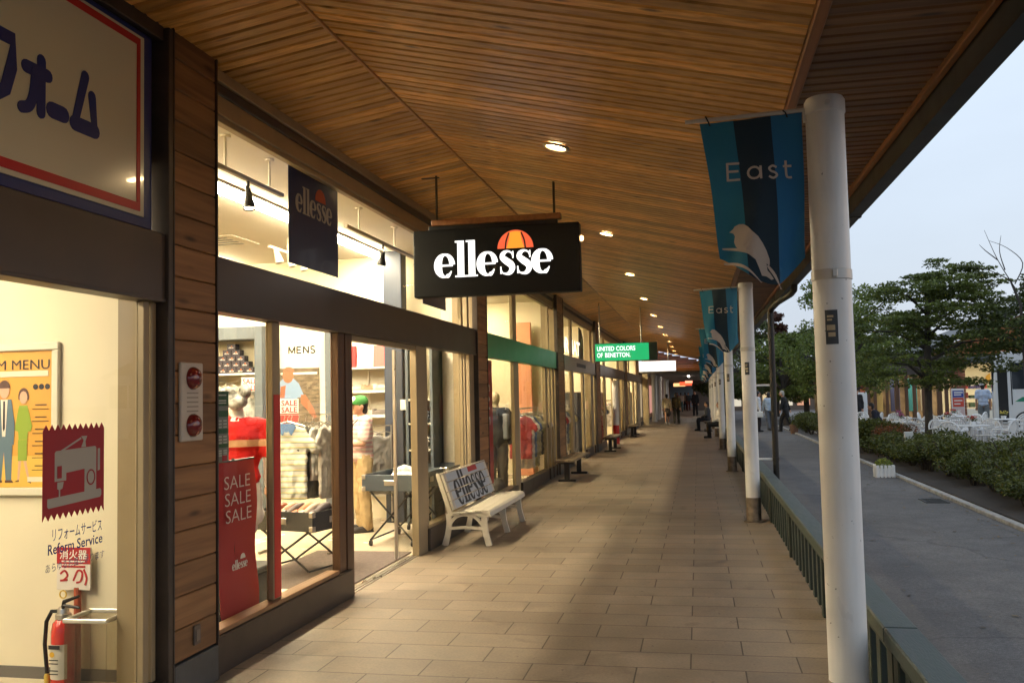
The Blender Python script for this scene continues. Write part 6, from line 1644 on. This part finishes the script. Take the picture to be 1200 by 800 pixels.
for i, (a, b) in enumerate([(10.50,11.5),(11.58,12.7),(12.78,13.9),(13.98,15.1),(15.18,16.3),(16.38,17.05)]): B(a,b,y0-.010,y0+.02,1.52,2.42,.01).build('window', BD, bs_, True)
for a, b in ((10.46,10.49),(11.52,11.56)): B(a,b,y0-.014,y0+.01,1.0,2.5).build('trim_strip', m_black, bs_, True)
for wx in (10.92,15.9):
    w = MB().lathe([(.0,-.02),(.42,-.02),(.42,.24),(.0,.24)], (wx,y0-.005,.36), 28, 'y').build('wheel_arch', m_black, bs_, True)
    w = MB().lathe([(.20,-.06),(.33,-.06),(.37,-.03),(.37,.2),(.0,.2)], (wx,y0+.0,.34), 28, 'y').build('wheel', M('tyre', (.02,.02,.02), .8), bs_, True, True); MB().lathe([(.0,-.05),(.20,-.055),(.21,-.03),(.0,-.02)], (wx,y0,.34), 20, 'y').build('rim', m_chrome, w, True, True)
k = MB()
for i, p in enumerate(brush(arc(11.55,.95,.24,0,360,24), .05, 1)): k.prism(p, (0,y0-.002,0), (1,0,0), (0,0,1), .003+(i % 4)*.0004)
k.build('green_mark', M('bus_green', (.02,.22,.12), .4), bs_, True)
k = MB(); k.prism([(10.55,1.10),(10.8,1.26),(10.95,1.2),(11.15,1.38),(11.2,1.2),(11.1,1.10)], (0,y0-.002,0), (1,0,0), (0,0,1), .003); k.build('green_mark', bpy.data.materials['bus_green'], bs_, True)
B(11.05,11.45,y0-.009,y0,1.18,1.46).build('picture_patch', M('bus_picture', (.10,.16,.20), .4, var=.5, vs=8), bs_, True)
B(x0-.01,x0+.06,y0+.2,y1-.2,1.45,2.45,.02).build('windscreen', BD, bs_, True)
# ------------------------------------------------------------------ shops across the plaza
far = thing('brick_shop_building', 'low shop building across the plaza with a brown gabled roof and a brick pier', 'building', (13,47,0))
m_brick = wood('brick_courses', (.26,.095,.05), (.17,.06,.035), 0, .8, False)
k = MB(); z = -.1
while z < 3.1: k.val = R.random(); k.box(11.65,12.2,45.9,46.5,z,z+.14,.006); z += .148
k.build('pier', m_brick, far, True)
m_lit = M('lit_interior', (.82,.77,.58), .8)
B(12.2,19.5,50.5,50.6,-.05,3.0).build('interior_wall', m_lit, far, True); B(6.0,12.19,50.5,50.6,-.05,3.0).build('interior_wall', M('lit_interior_warm', (.30,.22,.14), .8, var=.6, vs=1.5), far, True)
B(6.0,19.5,46.0,50.5,2.95,3.05).build('shop_ceiling', m_wallw, far, True); B(6.0,19.5,45.98,50.5,-.06,-.03).build('shop_floor', m_shopfl, far, True)
B(6.0,11.64,45.85,46.1,2.25,3.1,.01).build('fascia_board', m_dark, far, True); B(12.21,19.5,45.85,46.1,2.72,3.1,.01).build('fascia_board', m_steel, far, True)
for xx in (6.0,6.7,7.3,7.8,8.15,8.7,9.1,9.55,9.9,10.3,10.6,10.95,11.3): B(xx,xx+R.uniform(.10,.26),45.95,46.1,-.05,2.249,.01).build('timber_post', m_jamb, far, True)
B(15.2,15.4,45.95,46.1,-.05,2.7,.01).build('timber_post', m_jamb, far, True)
B(12.21,15.2,45.95,46.05,-.05,.62,.01).build('counter_front', m_wallw, far, True)
k = MB(); k.prism([(10.4,3.12),(19.9,3.12),(18.5,6.2),(17.9,6.2)], (0,46.3,0), (1,0,0), (0,0,1), .2); k.build('gable', m_bulk, far, True)
k = MB(); k.prism([(10.0,3.10),(18.3,6.45),(18.3,6.62),(9.9,3.25)], (0,54,0), (1,0,0), (0,0,1), 8.6); k.prism([(26.6,3.10),(18.3,6.45),(18.3,6.62),(26.7,3.25)], (0,54,0), (1,0,0), (0,0,1), 8.6); k.build('roof', m_fasc, far, True)
k = MB(); k.prism([(4.6,3.1),(10.4,3.1),(10.4,3.25),(4.6,3.25)], (0,54,0), (1,0,0), (0,0,1), 8.5); k.build('roof', m_fasc, far, True)
for a, b in ((6.3,11.5),(12.5,18.8)):
    g = MB().add([(a,47.2,2.93),(a,47.5,2.93),(b,47.5,2.93),(b,47.2,2.93)], [(0,1,2,3)]); g.build('ceiling_light', EM('plaza_light', (1,.89,.66), 30), far, True)
sf = thing('display_shelving', 'lit display shelving with goods behind the uniformed man', 'shelving', (13.4,47.6,0))
for z in (.62,1.05,1.5): B(12.4,15.0,47.2,47.7,z,z+.04,.004).build('shelf', m_wallw, sf, True)
for r in range(3):
    for i in range(9):
        c = [(.4,.06,.04),(.5,.3,.1),(.1,.08,.2),(.6,.5,.3),(.12,.2,.1)][R.randrange(5)]
        g = thing('shelf_goods', 'small box of goods on the %s shelf behind the uniformed man, %s from the left' % (['lowest','middle','top'][r], ordn[i]), 'goods', (12.55+.28*i,47.4,.662+[0,.43,.88][r]), group='goods on the lit display shelving')
        B(-.11,.11,-.12,.12,0,R.uniform(.12,.28),.015).build('carton', M('goods%d_%d' % (r,i), c, .6), g)
ov = thing('oval_wall_sign', 'yellow oval sign on the cream wall of the lit shop', 'sign', (15.2,50.45,2.05)); MB().lathe([(.0,-.04),(1.0,-.04),(1.0,.0),(.0,.0)], n=32, axis='y', sc=(1,1)).build('oval_board', M('oval_yellow', (.62,.36,.04), .5), ov); ov.scale = (.85,1,.36)
for i, (x, c, lab) in enumerate([(7.9,(.40,.08,.05),'red'),(8.7,(.45,.35,.15),'yellow'),(9.5,(.05,.06,.14),'navy'),(10.3,(.04,.22,.25),'teal'),(10.9,(.5,.45,.35),'cream'),(7.1,(.55,.45,.3),'pale')]):
    g = thing('display_banner', 'tall %s cloth display inside the lit shops across the plaza' % lab, 'display', (x,48,0)); B(-.22,.22,-.03,.03,.5,2.1,.02).build('cloth', M('disp_'+lab, c, .8), g)
    k = MB(); k.tube([(0,0,-.03),(0,0,.5)], .03, 8); k.build('stand', m_black, g)
wp = thing('white_board', 'white panel board standing among the tables behind the seated person', 'board', (7.0,41,-.05)); B(-.45,.0,-.03,.03,.3,1.55,.01).build('board', m_whitep, wp); B(-.40,-.34,-.03,.03,0,.3).build('leg', m_whitep, wp); B(-.1,-.04,-.03,.03,0,.3).build('leg', m_whitep, wp)
ss = thing('sign_stand', 'white sign stand with blue and red printed panels in front of the brick pier', 'sign', (10.1,39.2,-.05), rad(6))
B(-.24,.24,-.05,.05,.0,1.62,.02).build('board', M('stand_white', (.62,.60,.58), .5), ss); B(-.34,.34,-.2,.2,-.0,.08,.02).build('foot', m_whitep, ss)
B(-.21,.21,-.056,-.05,1.28,1.54).build('blue_panel', M('panel_blue', (.03,.06,.30), .4), ss); B(-.21,.21,-.056,-.05,.90,1.26).build('red_panel', M('panel_red', (.60,.08,.05), .4), ss); B(-.21,.21,-.056,-.05,.25,.85).build('pale_panel', M('panel_pale', (.66,.50,.48), .5), ss)
k = MB()
for z in (1.47,1.38,1.15,1.02,.75,.6,.45): k.box(-.16,R.uniform(.05,.18),-.060,-.0565,z-.025,z+.02)
k.build('panel_print', m_wprint, ss)
# distant shops at the end of the road
fs_ = thing('distant_shop_row', 'distant low shop row with lit windows seen under the trees', 'building', (5,86,0))
B(-.5,16,86,90,-.1,3.4).build('wall', M('row_wall', (.16,.12,.09), .8), fs_, True); B(-1,16.5,85,90.5,3.42,3.7,.02).build('roof', m_fasc, fs_, True)
for i in range(9): B(1.2+1.5*i,2.3+1.5*i,85.93,85.99,.3,2.3).build('window', EM('row_window%d' % i, [(1,.75,.4),(1,.9,.7),(1,.5,.3)][i % 3], .7), fs_, True)

# ------------------------------------------------------------------ the lower arcade beyond
fa = thing('lower_arcade', 'dim lower arcade continuing beyond the board clad roof with dark ceiling and side wall', 'arcade', (-1,75,0))
B(-3.4,1.4,49.25,110,2.76,3.0).build('ceiling_slab', M('grey_ceiling', (.20,.18,.16), .7), fa, True); B(-3.6,-3.3,49.25,110,0,2.755).build('side_wall', m_clad, fa, True); B(-3.4,2,110,110.3,0,3.0).build('end_wall', M('end_pale', (.35,.42,.48), .7), fa, True)
for i in range(7): B(-3.295,-3.26,51+6*i,54+6*i,.3,2.2,.01).build('window', EM('arcade_window%d' % i, [(1,.75,.45),(.9,.85,.8),(1,.45,.35)][i % 3], .5), fa, True)
B(-2.9,-2.6,48.9,49.2,0,2.70,.01).build('end_post', m_cream, fa, True)
k = MB().lathe([(.13,0),(.13,.16),(.12,.161)], n=20); 
for i, y in enumerate((54,58.5,63,67.5,72,78)):
    c = thing('arcade_post', 'white post of the dim lower arcade, %s beyond the end of the board ceiling' % ordn[i], 'post', (-2.55,y,0), group='white posts of the lower arcade')
    MB().lathe([(.15,0),(.15,.30),(.12,.31),(.12,2.5),(.16,2.62),(.16,2.757)], n=18).build('shaft', m_white, c, smooth=True)
for i, (x, y, z, c, s) in enumerate([(-1.2,92,2.35,(1,.08,.03),5),(-.6,88,2.55,(1,.35,.2),5),(-1.9,96,2.3,(1,.5,.2),4)]):
    g = thing('lit_sign', '%s glowing sign at the far end of the lower arcade' % ['red','pinkish','orange'][i], 'sign', (x,y,z)); B(-.6,.6,-.05,.05,0,.34,.02).build('lit_box', EM('far_sign%d' % i, c, s*.4), g)
    k = MB(); k.tube([(-.4,0,.33),(-.4,0,2.77-z)], .02, 6); k.tube([(.4,0,.33),(.4,0,2.77-z)], .02, 6); k.build('hanger_rod', m_black, g)
lp = thing('arcade_lamp', 'white tube lamp under the ceiling of the lower arcade', 'ceiling light', (-.6,62,2.70)); B(-.05,.05,-1.2,1.2,0,.055,.01).build('lamp_tube', EM('arcade_tube', (1,.9,.8), 25), lp)
print('OBJECTS', len(bpy.data.objects))
